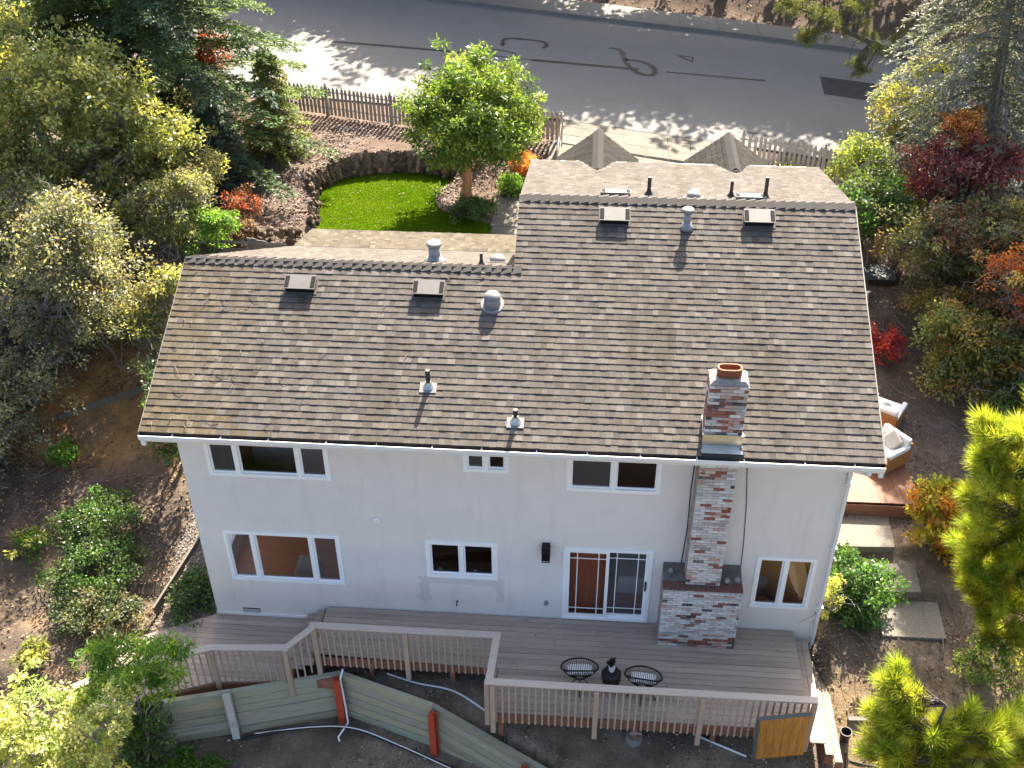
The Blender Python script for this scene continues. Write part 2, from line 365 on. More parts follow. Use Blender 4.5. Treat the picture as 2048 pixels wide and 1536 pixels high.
def soilcol(x, y):
    n1 = nz(x, y, 1.1, 11); n2 = nz(x, y, 3.2, 12)
    c = np.empty(x.shape + (3,)); c[:] = (.17, .135, .105)
    def put(m, col): c[:] = c * (1 - m[..., None]) + np.array(col) * m[..., None]
    put(sst((-.9 - x) / 1.2) * sst((y - 2.6) / 1.5) * sst((11 - y) / 3) * sst(n1 * .8 + .75), (.46, .25, .105))     # ochre bank on the left
    put(sst((-.6 - x) / .8) * sst((y + 3) / 2) * sst((4 - y) / 2) * sst(n2 * .8 + .05), (.30, .20, .12))
    put(sst((-.4 - x) / .8) * sst((y - 1.2) / 1) * sst((4.2 - y) / 1.2) * sst(n1 + .9), (.13, .095, .085))
    put(sst((-1.0 - y) / .8) * sst((x + 2) / 1.0) * sst((12.6 - x) / .5) * sst(1.1 + n1), (.30, .235, .175))               # dark yard under and below the deck
    put(sst((x - 12.8) / .5) * sst((9 - y) / 2) * sst(n1 + .75), (.20, .155, .125))                           # grey brown side yard
    put(sst((x - 12.6) / .5) * sst((-.6 - y) / .8), (.34, .245, .145))
    put(sst((x + 8) / 3) * sst((y - 11.5) / 1.0) * sst((7.2 - x) / .5), (.20, .145, .115))                   # bark mulch beds
    put(sst((y - np.interp(x, *FARW)) / .5), (.17, .125, .095))
    put(sst((-5.5 - y) / 1.5), (.36, .29, .17))                                                             # unseen straw coloured slope, added to bounce sunlight onto the rear wall
    g = ((x > -1.5) & (x < .05) & (y > -1.2) & (y < 4.2)).astype(float) * sst((x + 1.25 + .25 * (y) * .3) / .3)
    put(g, (.30, .265, .235))                                                                               # gravel strip beside the wall
    return c * .80 * (1 + .2 * n2[..., None] + .12 * nz(x, y, 8, 13)[..., None])
CC = soilcol(GX, GY).reshape(-1, 3)
me = npmesh('ground', V, Fq, M['soil'], CC[Fq].mean(1), smooth=True)
tag(link(bpy.data.objects.new('ground', me)), kind='structure', label='sloping bare soil, mulch and leaf litter of the lot')

def strip(name, top, bot, xs, z, mat, lift=0.0, parent=None):
    mb = MB(); P = []
    for x in xs: P += [(x, float(np.interp(x, *bot)), z), (x, float(np.interp(x, *top)), z)]
    n = len(xs); mb.add(P, [(2 * i, 2 * i + 2, 2 * i + 3, 2 * i + 1) for i in range(n - 1)])
    return mb.build(name, mat, parent, smooth=True)
XS = list(np.linspace(-40, 45, 120))
road = tag(strip('road', FAR, NEAR, XS, 3.60, M['asphalt']), kind='structure', label='grey asphalt street crossing the top of the view')
# far kerb and pavement slabs, each slab its own piece
fk = MB()
def shift(T, d): return (T[0], [v + d for v in T[1]])
for i in range(len(XS) - 1):
    x0, x1 = XS[i], XS[i + 1]; a0, a1 = [float(np.interp(x, *FAR)) for x in (x0, x1)]
    fk.prism([(x0, a0), (x1, a1), (x1, a1 + .16), (x0, a0 + .16)], 3.5, 3.73)
tag(fk.build('kerb', M['curb']), kind='structure', label='concrete kerb along the far side of the street')
pav = tag(strip('pavement', FARW, shift(FAR, .17), XS, 3.70, M['curb']), kind='structure', label='concrete pavement across the street')
x = 2.0
while x < 20:
    a0, a1 = [float(np.interp(q, *FAR)) + .18 for q in (x, x + 1.52)]; b0, b1 = [float(np.interp(q, *FARW)) for q in (x, x + 1.52)]
    MB().prism([(x + .012, a0), (x + 1.508, a1), (x + 1.508, b1), (x + .012, b0)], 3.69, 3.722 + random.uniform(-.004, .004)).build('slab', M['curb'], pav)
    x += 1.52
# near apron: drive, sunlit walk panels, gutter line
def poly_sheet(name, P, zf, mat, th=.06, parent=None):
    z1 = [zf(*p) for p in P]; return MB().prism(P, [q - th for q in z1], z1).build(name, mat, parent)
drv = MB()
ys = np.linspace(8.2, 17.3, 14)
for i in range(len(ys) - 1):
    z0, z1 = hz1(9, ys[i]) + .03, hz1(9, ys[i + 1]) + .03
    drv.quad((6.45, ys[i], z0), (13.0, ys[i], z0), (13.0, ys[i + 1], z1), (6.45, ys[i + 1], z1))
drvo = tag(drv.build('driveway', M['concrete'], smooth=True), kind='structure', label='pale concrete drive between the two picket fences')
walk = MB()
apx = np.linspace(6.7, 12.3, 9)
apr = tag(strip('walk_bed', shift(NEAR, -.02), shift(NEAR, -1.9), list(apx), 3.582, M['curb']), kind='structure', label='mortar bed under the front walk panels')
for i in range(8):
    x0, x1 = apx[i] + .012, apx[i + 1] - .012
    n0, n1 = [float(np.interp(q, *NEAR)) for q in (x0, x1)]
    for d0, d1 in ((-.06, -.52), (-.54, -1.2), (-1.22, -1.86)):
        MB().prism([(x0, n0 + d1), (x1, n1 + d1), (x1, n1 + d0), (x0, n0 + d0)], 3.57, 3.612 + random.uniform(-.003, .003)).build('panel', M['concrete'], apr)
# tar seals and the fresh patch on the street
def ribbon(pts, w, z, mb):
    for a, b in zip(pts[:-1], pts[1:]):
        a = Vector((*a, z)); b = Vector((*b, z)); t = (b - a); t.normalize(); n = Vector((-t.y, t.x, 0)) * w * random.uniform(.6, .95)
        mb.quad(a - n, b - n, b + n, a + n)
def smooth_pts(P, k=6, closed=False):
    out = []; n = len(P)
    for i in range(n if closed else n - 1):
        p0, p1, p2, p3 = [Vector(P[(i + q) % n] if closed else P[min(max(i + q, 0), n - 1)]) for q in (-1, 0, 1, 2)]
        for s in range(k):
            t = s / k; out.append(.5 * ((2 * p1) + (-p0 + p2) * t + (2 * p0 - 5 * p1 + 4 * p2 - p3) * t * t + (-p0 + 3 * p1 - 3 * p2 + p3) * t ** 3))
    out.append(Vector(P[0]) if closed else Vector(P[-1])); return out
tar = MB()
lp = [(-2.5, 26.0), (.5, 25.5), (3.4, 24.95)]
ribbon(lp, .12, 3.606, tar)
ribbon([(3.4, 24.95), (5.4, 24.45)], .05, 3.606, tar); ribbon([(5.4, 24.45), (8.6, 23.85), (9.4, 23.7)], .13, 3.606, tar); ribbon([(10.4, 23.5), (13.4, 22.95), (13.9, 22.85)], .09, 3.606, tar)
ribbon([p[:2] for p in smooth_pts([(8.3, 25.9, 0), (8.75, 25.6, 0), (8.95, 24.3, 0), (9.4, 23.3, 0), (9.9, 23.2, 0), (9.95, 23.9, 0), (9.5, 24.5, 0), (8.9, 24.7, 0)])], .12, 3.609, tar)
ribbon([p[:2] for p in smooth_pts([(4.2, 25.9, 0), (4.2, 26.6, 0), (4.6, 26.75, 0), (5.6, 26.5, 0), (5.9, 26.1, 0), (5.75, 25.7, 0)])], .1, 3.609, tar)
ribbon([p[:2] for p in smooth_pts([(3.9, 25.0, 0), (3.6, 25.35, 0), (4.1, 25.45, 0), (4.8, 25.05, 0)])], .05, 3.612, tar)
ribbon([(10.9, 25.2), (11.4, 24.6), (11.45, 25.05), (10.95, 25.2)], .06, 3.609, tar)
ribbon([p[:2] for p in smooth_pts([(11.7, 17.9, 0), (12.2, 18.25, 0), (12.9, 18.25, 0), (13.4, 18.0, 0)])], .06, 3.609, tar)
tag(tar.build('tar_seal', M['tar']), kind='structure', label='dark tar crack seals looping across the street')
tag(MB().quad((15.8, 21.7, 3.608), (17.75, 21.05, 3.608), (17.85, 22.75, 3.608), (15.9, 23.4, 3.608)).build('asphalt_patch', M['asphalt_new']), kind='structure', label='fresh black asphalt patch on the street')
# lawn
lawn = MB(); lawn.add([(p[0], p[1], 2.80) for p in LAWN], [tuple(range(len(LAWN)))])
lawn = tag(lawn.build('lawn', M['turf']), kind='structure', label='bright green turf lawn curved along the stone wall')
n = 90000
lx = RNG.uniform(-1, 5, n); ly = RNG.uniform(9.5, 16.5, n); k = inpoly(lx, ly, LAWN); lx, ly = lx[k], ly[k]; n = len(lx)
an = RNG.uniform(0, 6.28, n); h = RNG.uniform(.015, .035, n); wv = .006
B = np.stack([lx, ly, np.full(n, 2.80)], -1); D = np.stack([np.cos(an), np.sin(an), np.zeros(n)], -1) * wv
T = B + np.stack([RNG.normal(0, .012, n), RNG.normal(0, .012, n), h], -1)
VV = np.stack([B - D, B + D, T], 1).reshape(-1, 3); FF = np.arange(3 * n).reshape(-1, 3)
cg = np.array([.06, .115, .003]) * RNG.uniform(.55, 1.35, (n, 1)); dry = (RNG.random(n) < .07)[:, None]; cg = np.where(dry, np.array([.12, .11, .03]), cg)
tag(link(bpy.data.objects.new('grass', npmesh('grass', VV, FF, M['grassblade'], cg))), 'short bright green turf blades covering the lawn', 'grass', kind='stuff')
# front path beside the lawn
pth = tag(poly_sheet('garden_path', [(4.85, 8.6), (6.3, 8.6), (6.3, 14.6), (5.0, 14.6)], lambda a, b: 2.83, M['curb']), kind='structure', label='concrete path bed between lawn and house')
for y0 in (9.0, 10.9, 12.8):
    MB().prism([(4.9, y0), (6.25, y0), (6.25, y0 + 1.85), (4.98, y0 + 1.85)], 2.80, 2.862).build('slab', M['concrete'], pth)
# exposed aggregate stepping slabs down the right side
for P, z, lb in (([(14.33, 1.16), (15.64, 1.22), (15.57, -.05), (14.26, -.06)], .45, 'lowest exposed aggregate slab of the side path, nearest the pine'),
             ([(13.95, 2.2), (15.28, 2.23), (15.22, 1.0), (13.95, .95)], .70, 'middle exposed aggregate slab of the side path behind the green shrub'),
             ([(13.0, 3.05), (14.9, 3.1), (14.86, 2.08), (13.0, 2.0)], .95, 'uppermost exposed aggregate slab against the red side deck')):
    o = MB().prism([(p[0] + random.uniform(-.02, .02), p[1]) for p in P], z - .2, z).build('stepping_slab', M['aggregate'], bevel=.015)
    tag(o, lb, 'paving slab', 'slabs stepping down the side path')
# ================================================================ the house
W, PT, EY, EZ, RY, LY = 12.8, .42, -.7, 5.654, 4.72, 3.0
XL, XR, XM = -.33, 13.2, 6.35
def rz_(y): return EZ + PT * (y - EY)
RZr, RZl = rz_(RY), rz_(LY)
house = thing('house', 'two storey grey stucco house with brown shingle roof and brick chimney', 'house', (0, 0, 0))
WIN = {'UL': (.52, 2.96, 4.035, 4.915), 'LL': (.516, 2.958, 1.087, 2.522), 'US': (5.58, 6.46, 4.43, 4.915), 'K': (4.724, 6.21, 1.47, 2.522),
       'UR': (7.575, 9.372, 4.058, 4.915), 'S': (7.555, 9.365, .43, 2.522), 'R': (11.424, 12.616, 1.064, 2.522)}
# rear wall with real openings
def wall_with_holes(x0, x1, z0, z1, holes, yf, yb):
    mb = MB(); xs = sorted({x0, x1, *[h[0] for h in holes], *[h[1] for h in holes]}); zs = sorted({z0, z1, *[h[2] for h in holes], *[h[3] for h in holes]})
    for a, b in zip(xs[:-1], xs[1:]):
        for c, d in zip(zs[:-1], zs[1:]):
            mx, mz = (a + b) / 2, (c + d) / 2
            if any(h[0] < mx < h[1] and h[2] < mz < h[3] for h in holes): continue
            mb.quad((a, yf, c), (b, yf, c), (b, yf, d), (a, yf, d)); mb.quad((b, yb, c), (a, yb, c), (a, yb, d), (b, yb, d))
    for a, b, c, d in holes:
        mb.quad((a, yf, c), (a, yb, c), (b, yb, c), (b, yf, c)); mb.quad((a, yf, d), (b, yf, d), (b, yb, d), (a, yb, d))
        mb.quad((a, yf, c), (a, yf, d), (a, yb, d), (a, yb, c)); mb.quad((b, yf, c), (b, yb, c), (b, yb, d), (b, yf, d))
    return mb
wall_with_holes(0, W, -.35, 5.86, list(WIN.values()), 0, .16).build('rear_wall', M['stucco'], house)
def yzwall(x0, x1, P):
    n = len(P); vs = [(x0, *p) for p in P] + [(x1, *p) for p in P]
    return MB().add(vs, [tuple(range(n)), tuple(range(n, 2 * n))[::-1]] + [(i, i + n, (i + 1) % n + n, (i + 1) % n) for i in range(n)])
def side_wall(nm, x0, x1, P, wy0, wy1, wz0, wz1):
    def top(y): return float(np.interp(y, [p[0] for p in P], [p[1] for p in P]))
    ys_ = sorted({P[0][0], P[-1][0], wy0, wy1, *[p[0] for p in P]}); a_ = P[0][0]
    parts = [[(a_, -.35), (wy0, -.35), (wy0, top(wy0)), (a_, top(a_))], [(wy0, -.35), (wy1, -.35), (wy1, wz0), (wy0, wz0)], [(wy0, wz1), (wy1, wz1), (wy1, top(wy1)), (wy0, top(wy0))]]
    ys2 = [wy1] + [p[0] for p in P if p[0] > wy1]
    parts.append([(ys2[0], -.35), (ys2[-1], .6)] + [(y, top(y)) for y in reversed(ys2)])
    mb = MB()
    for q in parts:
        t = yzwall(x0, x1, q); mb.add(t.v, t.f)
    mb.build(nm, M['stucco_side'], house)
    f = MB(); xm = (x0 + x1) / 2
    for (ya, yb, za, zb) in ((wy0, wy1, wz0, wz0 + .06), (wy0, wy1, wz1 - .06, wz1), (wy0, wy0 + .06, wz0 + .06, wz1 - .06), (wy1 - .06, wy1, wz0 + .06, wz1 - .06)): f.bx(x0 - .01, x1 + .01, ya, yb, za, zb)
    o = f.build('added_side_window', M['vinyl'], house)  # unseen window added to let more light into the room
    MB().quad((xm, wy0 + .06, wz0 + .06), (xm, wy1 - .06, wz0 + .06), (xm, wy1 - .06, wz1 - .06), (xm, wy0 + .06, wz1 - .06)).build('pane', M['glass'], o)
side_wall('left_wall', 0, .14, [(.16, rz_(.16) - .16), (LY, RZl - .16), (7.4, 4.85)], .7, 3.2, .9, 2.6)
side_wall('right_wall', W - .14, W, [(.16, rz_(.16) - .16), (RY, RZr - .16), (8.2, 6.84)], 1.3, 3.4, 1.0, 2.6)
yzwall(XM + .05, XM + .2, [(3.0, 3.0), (8.2, 3.0), (8.2, 6.84), (RY, RZr - .16), (3.0, rz_(3.0) - .16)]).build('inner_gable_wall', M['stucco_side'], house)
mb = MB(); mb.bx(.14, XM + .05, 7.26, 7.4, 1.2, 4.8); mb.bx(XM + .2, W - .14, 8.06, 8.2, 1.0, 6.8)
for dx in (7.95, 11.15): mb.bx(dx - .82, dx + .82, 8.2, 9.5, 2.6, 6.45)
mb.build('front_wall', M['stucco_side'], house)
# floors, ceilings, partitions seen through the glass
fl = MB(); fl.bx(.14, W - .14, .16, 4.6, .28, .42); fl.bx(.14, W - .14, .16, 4.6, 2.86, 3.0); fl.build('inner_floor', M['int_floor'], house)
iw = MB(); iw.bx(.14, W - .14, 4.45, 4.6, .43, 5.8)
for px in (3.6, 7.0): iw.bx(px, px + .1, .17, 4.44, .43, 2.85)
for px in (4.6, 7.1, 10.2): iw.bx(px, px + .1, .17, 4.44, 3.01, 5.8)
iw.bx(11.0, 11.1, .17, 4.44, .43, 2.85)
iw.build('partition', M['int_wall'], house)
MB().prism([(11.7, 1.25), (12.64, .34), (12.64, .5), (11.76, 1.32)], .43, 2.84).build('orange_inner_wall', M['int_orange'], house)
cl = MB(); cl.bx(.15, W - .15, .17, 4.44, 5.805, 5.85); cl.build('inner_ceiling', M['int_wall'], house)
# ---- windows
def window(nm, key, splits, screens=(), sash=True, label=None):
    x0, x1, z0, z1 = WIN[key]; fw = .075 if key != 'K' else .095
    w = MB(); y0, y1 = -.022, .07
    w.bx(x0, x1, y0, y1, z0, z0 + fw); w.bx(x0, x1, y0, y1, z1 - fw, z1); w.bx(x0, x0 + fw, y0 + .001, y1 - .001, z0 + fw, z1 - fw); w.bx(x1 - fw, x1, y0 + .001, y1 - .001, z0 + fw, z1 - fw)
    xs = [x0 + fw] + [x0 + s * (x1 - x0) for s in splits] + [x1 - fw]
    for s in xs[1:-1]: w.bx(s - .04, s + .04, y0 + .002, y1 - .002, z0 + fw, z1 - fw)
    o = w.build(nm, M['vinyl'], house, bevel=.004)
    if label: o['label'] = label
    tr = MB(); tr.bx(x0 + fw, x1 - fw, .07, .158, z0 - .001, z0 + .035); tr.build('sill', M['vinyl'], o)
    for i, (a, b) in enumerate(zip(xs[:-1], xs[1:])):
        a += .04 if i else 0; b -= .04 if i < len(xs) - 2 else 0
        s = .034; q = MB(); yy = .012 if i in screens else .03
        q.bx(a, a + s, yy, yy + .03, z0 + fw, z1 - fw); q.bx(b - s, b, yy, yy + .03, z0 + fw, z1 - fw)
        q.bx(a + s, b - s, yy + .001, yy + .029, z0 + fw, z0 + fw + s); q.bx(a + s, b - s, yy + .001, yy + .029, z1 - fw - s, z1 - fw); q.build('sash', M['vinyl'], o)
        yp = .045; MB().quad((a + s, yp, z0 + fw + s), (b - s, yp, z0 + fw + s), (b - s, yp, z1 - fw - s), (a + s, yp, z1 - fw - s)).build('pane', M['screen'] if i in screens else M['glass'], o)
    return o
window('window', 'UL', (.25, .75), (0, 2)); window('window', 'LL', (.25, .75), (0, 2)); window('window', 'US', (.5,), (0,))
window('window', 'K', (.5,)); window('window', 'UR', (.5,), (0,)); window('window', 'R', (.5,))
def slider():
    x0, x1, z0, z1 = WIN['S']; w = MB(); f = .07
    w.bx(x0, x1, -.03, .1, z0, z0 + .06); w.bx(x0, x1, -.03, .1, z1 - f, z1); w.bx(x0, x0 + f, -.029, .099, z0 + .06, z1 - f); w.bx(x1 - f, x1, -.029, .099, z0 + .06, z1 - f)
    o = w.build('sliding_door', M['vinyl'], house, bevel=.004); mid = (x0 + x1) / 2
    for k, (a, b, yy) in enumerate(((x0 + f, mid + .03, -.01), (mid - .03, x1 - f, .04))):
        q = MB(); s = .065; zb, zt = z0 + .06, z1 - f
        q.bx(a, a + s, yy, yy + .04, zb, zt); q.bx(b - s, b, yy, yy + .04, zb, zt); q.bx(a + s, b - s, yy + .001, yy + .039, zb, zb + .09); q.bx(a + s, b - s, yy + .001, yy + .039, zt - s, zt); q.build('door_leaf', M['vinyl'], o)
        g = MB(); t = .009
        for gx_ in (a + s + .15, b - s - .15): g.bx(gx_ - t, gx_ + t, yy + .012, yy + .03, zb + .09, zt - s)
        for gz in (zb + .09 + .17, zt - s - .17): g.bx(a + s, b - s, yy + .0125, yy + .0295, gz - t, gz + t)
        g.build('glazing_bar', M['vinyl'], o)
        MB().quad((a + s, yy + .021, zb + .09), (b - s, yy + .021, zb + .09), (b - s, yy + .021, zt - s), (a + s, yy + .021, zt - s)).build('pane', M['screen'] if k else M['glass'], o)
    MB().bx(x1 - f - .05, x1 - f - .02, -.0, .035, 1.35, 1.6).build('handle', M['black'], o)
slider()
cu = MB(); P_ = []  # pleated sheet added near the glass to catch skylight, stands for the floor
for k in range(25): P_.append((7.66 + k * .034, .24 + (.03 if k % 2 else 0)))
for p_, q_ in zip(P_[:-1], P_[1:]): cu.quad((p_[0], p_[1], .45), (q_[0], q_[1], .45), (q_[0], q_[1], 2.46), (p_[0], p_[1], 2.46))
tag(cu.build('red_stand_in', M['red_stand_in']), 'added rust red sheet standing in for the floor behind the sliding door', 'red_stand_in')
# ---- roof
M['ridged'] = pm('dormer_ridge', (.04, .037, .034), (.03, .028, .026), 8, .92, .003, 160)
roof = MB()
def slab(P, th=.13):
    n = len(P); roof.add([p for p in P] + [(p[0], p[1], p[2] - th) for p in P], [tuple(range(n)), tuple(range(n, 2 * n))[::-1]] + [(i, i + n, (i + 1) % n + n, (i + 1) % n) for i in range(n)])
slab([(XL, EY, EZ), (XR, EY, EZ), (XR, RY, RZr), (XM, RY, RZr), (XM, LY, RZl), (XL, LY, RZl)])
FE_Y, FE_Z = 8.6, RZr - .26 * (8.6 - RY)
slab([(XM, RY + .004, RZr - .001), (XR, RY + .004, RZr - .001), (XR, FE_Y, FE_Z), (XM, FE_Y, FE_Z)])
LF = [(XL, LY + .004, RZl - .001), (XM, LY + .004, RZl - .001), (XM, 7.7, 4.85), (.45, 7.7, 4.85)]
slab(LF); slab([(.45, 7.704, 4.849), (XM, 7.704, 4.849), (6.2, 9.05, 4.6), (.6, 9.05, 4.6)])
DORM = ((7.95, 7.55), (11.15, 7.75)); DZ, DH, DW, DYF = 7.2, .76, 1.0, 9.85
for dx, dy in DORM:
    for s in (-1, 1): slab([(dx, dy, DZ), (dx, DYF, DZ), (dx + s * DW, DYF, DZ - DH), (dx + s * DW, dy + .5, DZ - DH)][::s], .08)
roof = roof.build('roof', M['deckroof'], house)
SW = (.105, .12, .135, .15, .175)
SCOL = [tuple(np.array(b) * (1 + 1.1 * (k - 1)) * .465 * np.array((.965, 1.0, 1.035))) for b, k in (((.250, .208, .172), .86), ((.250, .21, .176), .96), ((.250, .21, .176), 1.03), ((.252, .214, .18), 1.12), ((.238, .205, .18), .93), ((.225, .195, .17), .80), ((.26, .225, .195), 1.28), ((.236, .208, .188), 1.0))]
SPROB = np.array([.14, .20, .19, .14, .13, .07, .05, .08]); SPROB = SPROB / SPROB.sum()
def wedge(w, ln, hb):
    return [(0, 0, -.004), (w, 0, -.004), (w, ln, -.004), (0, ln, -.004), (0, 0, hb), (w, 0, hb), (w, ln, .004), (0, ln, .004)], [(4, 5, 6, 7), (0, 1, 5, 4), (1, 2, 6, 5), (3, 0, 4, 7)]
def moss(p):
    m_ = max(0, min(1, (1.9 - p.x) / 2.2)) * random.uniform(.4, 1) if p.y < 3 else 0
    return np.array((1, 1, 1)) * (1 - m_) + np.array((1.0, .90, .66)) * m_
sh_cache = {}; nobj = 0; restmb = MB()
def shingle(O, U, Vv, ncourse, rng_fn, expo=.1431, as_obj=0, tint=(1, 1, 1), holes=None):
    global nobj
    O, U, Vv = Vector(O), Vector(U).normalized(), Vector(Vv).normalized(); Nn = U.cross(Vv)
    R3 = Matrix((U, Vv, Nn)).transposed(); eul = R3.to_euler()
    for i in range(ncourse):
        v0 = i * expo; rg = rng_fn(v0 + expo * .6)
        if rg is None: continue
        u, u1 = rg
        while u < u1 - .02:
            w = min(random.choice(SW), u1 - u); hb = random.choice((.019, .019, .025)); ci = int(RNG.choice(len(SCOL), p=SPROB))
            full = w in SW
            P0 = O + U * u + Vv * (v0 + random.uniform(-.004, .004)); skip = holes and holes(P0 + U * w / 2 + Vv * expo * .5)
            if not skip:
                if nobj < as_obj and full:
                    mo = random.random() < max(0, min(1, (1.9 - P0.x) / 1.6)); key = (w, hb, ci, mo)
                    if key not in sh_cache:
                        vs, fs = wedge(w - .002, expo + .03, hb); t = MB(); t.add(vs, fs, tuple(np.array(SCOL[ci]) * ((1, .91, .70) if mo else (1, 1, 1)))); sh_cache[key] = t.mesh('shingle', M['shingle'])
                    inst('shingle', sh_cache[key], roof, P0, eul); nobj += 1
                else:
                    vs, fs = wedge(w - .002, expo + .03, hb); restmb.add([P0 + R3 @ Vector(p) for p in vs], fs, tuple(np.array(SCOL[ci]) * np.array(tint) * moss(P0)))
            u += w
c42, s42 = math.cos(math.atan(PT)), math.sin(math.atan(PT))
LL_ = (LY - EY) / c42; LR_ = (RY - EY) / c42
def chim_hole(p): return 9.99 < p.x < 10.69 and p.y < -.02
shingle((XL, EY - .02, EZ), (1, 0, 0), (0, c42, s42), 42, lambda v: (0, XR - XL) if v < LL_ - .02 else ((XM - XL, XR - XL) if v < LR_ else None), as_obj=300, holes=chim_hole)
a = math.atan(.26); shingle((XR, FE_Y + .03, FE_Z - .008), (-1, 0, 0), (0, -math.cos(a), math.sin(a)), 29, lambda v: (0, XR - XM) if v < (FE_Y - RY) / math.cos(a) else None)
a = math.atan((RZl - 4.85) / (7.7 - LY)); LLf = (7.7 - LY) / math.cos(a)
shingle((XM, 7.7, 4.85), (-1, 0, 0), (0, -math.cos(a), math.sin(a)), 38, lambda v: (0, XM - .45 + .78 * min(v / LLf, 1)) if v < LLf else None)
a = math.atan(.185); shingle((6.2, 9.08, 4.595), (-1, 0, 0), (0, -math.cos(a), math.sin(a)), 10, lambda v: (0, 5.6 + .11 * v) if v < 1.36 else None, tint=(1.0, .97, .82))
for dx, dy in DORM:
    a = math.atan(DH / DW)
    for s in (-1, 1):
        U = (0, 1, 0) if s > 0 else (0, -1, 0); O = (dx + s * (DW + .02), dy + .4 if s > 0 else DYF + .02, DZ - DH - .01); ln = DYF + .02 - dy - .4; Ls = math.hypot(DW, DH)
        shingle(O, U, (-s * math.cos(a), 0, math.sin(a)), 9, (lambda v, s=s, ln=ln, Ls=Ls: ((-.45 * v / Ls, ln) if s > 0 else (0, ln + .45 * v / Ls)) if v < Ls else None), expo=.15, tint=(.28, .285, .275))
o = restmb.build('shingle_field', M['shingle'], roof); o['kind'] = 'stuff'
# ridge caps, one by one
def ridge_run(x0, x1, y, z, pf, step=.2):
    a1, a2 = math.atan(PT), math.atan(pf); t = .02; L = .17
    def capmesh():
        mb = MB(); vs = []
        for x, h in ((0, .008), (step + .05, .062)):
            for yy, zz in ((-L * math.cos(a1), -L * math.sin(a1)), (0, .012), (L * math.cos(a2), -L * math.sin(a2))): vs.append((x, yy, zz + h))
            for yy, zz in ((-L * math.cos(a1), -L * math.sin(a1)), (0, .012), (L * math.cos(a2), -L * math.sin(a2))): vs.append((x, yy, zz + h - t))
        mb.add(vs, [(0, 6, 7, 1), (1, 7, 8, 2), (0, 3, 9, 6), (2, 8, 11, 5), (6, 9, 10, 7), (7, 10, 11, 8), (0, 1, 4, 3), (1, 2, 5, 4)]); return mb.mesh('ridge_shingle', M['ridge'])
    me = capmesh(); x = x0
    while x < x1 - .05:
        inst('ridge_shingle', me, roof, (x, y, z + random.uniform(0, .006)), (0, 0, random.uniform(-.02, .02))); x += step
ridge_run(XL - .01, XM, LY, RZl, .5); ridge_run(XM - .01, XR - .12, RY, RZr, .26)
for dx, dy in DORM:
    mb = MB()
    for k in range(int((DYF - dy) / .2)):
        y = dy + .1 + k * .2; mb.add([(dx - .13, y, DZ - .075), (dx, y, DZ + .03), (dx + .13, y, DZ - .075), (dx - .13, y + .22, DZ - .06), (dx, y + .22, DZ + .045), (dx + .13, y + .22, DZ - .06)], [(0, 1, 4, 3), (1, 2, 5, 4), (3, 4, 5)])
    mb.build('dormer_ridge', M['ridged'], roof)
# fascia, rakes, gutters
mb = MB(); mb.bx(XL + .02, XR - .02, -.672, -.64, EZ - .26, EZ - .02); mb.build('fascia', M['white'], roof)
for x in (XL - .025, XR + .002):
    rk = MB()
    e0, e1 = (LY, RZl) if x < 0 else (RY, RZr)
    rk.add([(x, EY, EZ - .015), (x + .022, EY, EZ - .015), (x + .022, e0, e1 - .015), (x, e0, e1 - .015), (x, EY, EZ - .2), (x + .022, EY, EZ - .2), (x + .022, e0, e1 - .2), (x, e0, e1 - .2)], [(0, 1, 2, 3), (4, 7, 6, 5), (0, 3, 7, 4), (1, 5, 6, 2), (0, 4, 5, 1), (3, 2, 6, 7)])
    rk.build('rake_board', M['rake'], roof)
rk = MB(); x = XR + .002; rk.add([(x, RY, RZr - .015), (x + .022, RY, RZr - .015), (x + .022, FE_Y, FE_Z - .015), (x, FE_Y, FE_Z - .015), (x, RY, RZr - .2), (x + .022, RY, RZr - .2), (x + .022, FE_Y, FE_Z - .2), (x, FE_Y, FE_Z - .2)], [(0, 1, 2, 3), (4, 7, 6, 5), (0, 3, 7, 4), (1, 5, 6, 2)])
rk.build('rake_board', M['rake'], roof)
g = MB()
def gutter(mb, x0, x1, yb, yf, zt, zb):
    pr = [(yb, zt), (yb, zb), (yf + .03, zb), (yf, zb + .05), (yf, zt)]; inn = [(y + (.006 if y == yb else .004 if False else 0), z) for y, z in pr]
    vs = []; th = .006; n = len(pr)
    for x in (x0, x1):
        vs += [(x, y, z) for y, z in pr]
    for x in (x0, x1):
        vs += [(x, yb + (-th if yf < yb else th), zt), (x, yb + (-th if yf < yb else th), zb + th), (x, yf + .03, zb + th), (x, yf + (th if yf < yb else -th), zb + .055), (x, yf + (.014 if yf < yb else -.014), zt)]
    fs = []
    for i in range(n - 1): fs += [(i, i + 1, i + 1 + n, i + n), (2 * n + i + 1, 2 * n + i, 3 * n + i, 3 * n + i + 1)]
    fs += [(4, 9, 19, 14), (0, 10, 15, 5), tuple(range(5)), (9, 8, 7, 6, 5)]
    mb.add(vs, fs)
gutter(g, XL, XR, -.674, -.80, EZ - .03, EZ - .16); go = g.build('gutter', M['gutter'], house)
d = MB(); d.add([(XL + .01, -.68, EZ - .10), (XR - .01, -.68, EZ - .15), (XR - .01, -.785, EZ - .10), (XL + .01, -.785, EZ - .10)], [(3, 2, 1, 0)]); d.build('gutter_inside', M['gutin'], go)  # dark brown sheet inside the gutter trough
for k in range(14): x = .3 + k * .95 + random.uniform(-.1, .1); MB().bx(x - .01, x + .01, -.802, -.67, EZ - .034, EZ - .024).build('gutter_hanger', M['gutter'], go)
g2 = MB(); g2.bx(.58, 6.2, 9.06, 9.16, 4.47, 4.57); g2.bx(XM, XR, 8.62, 8.73, FE_Z - .15, FE_Z - .03); g2.build('front_gutter', M['gutter'], house)
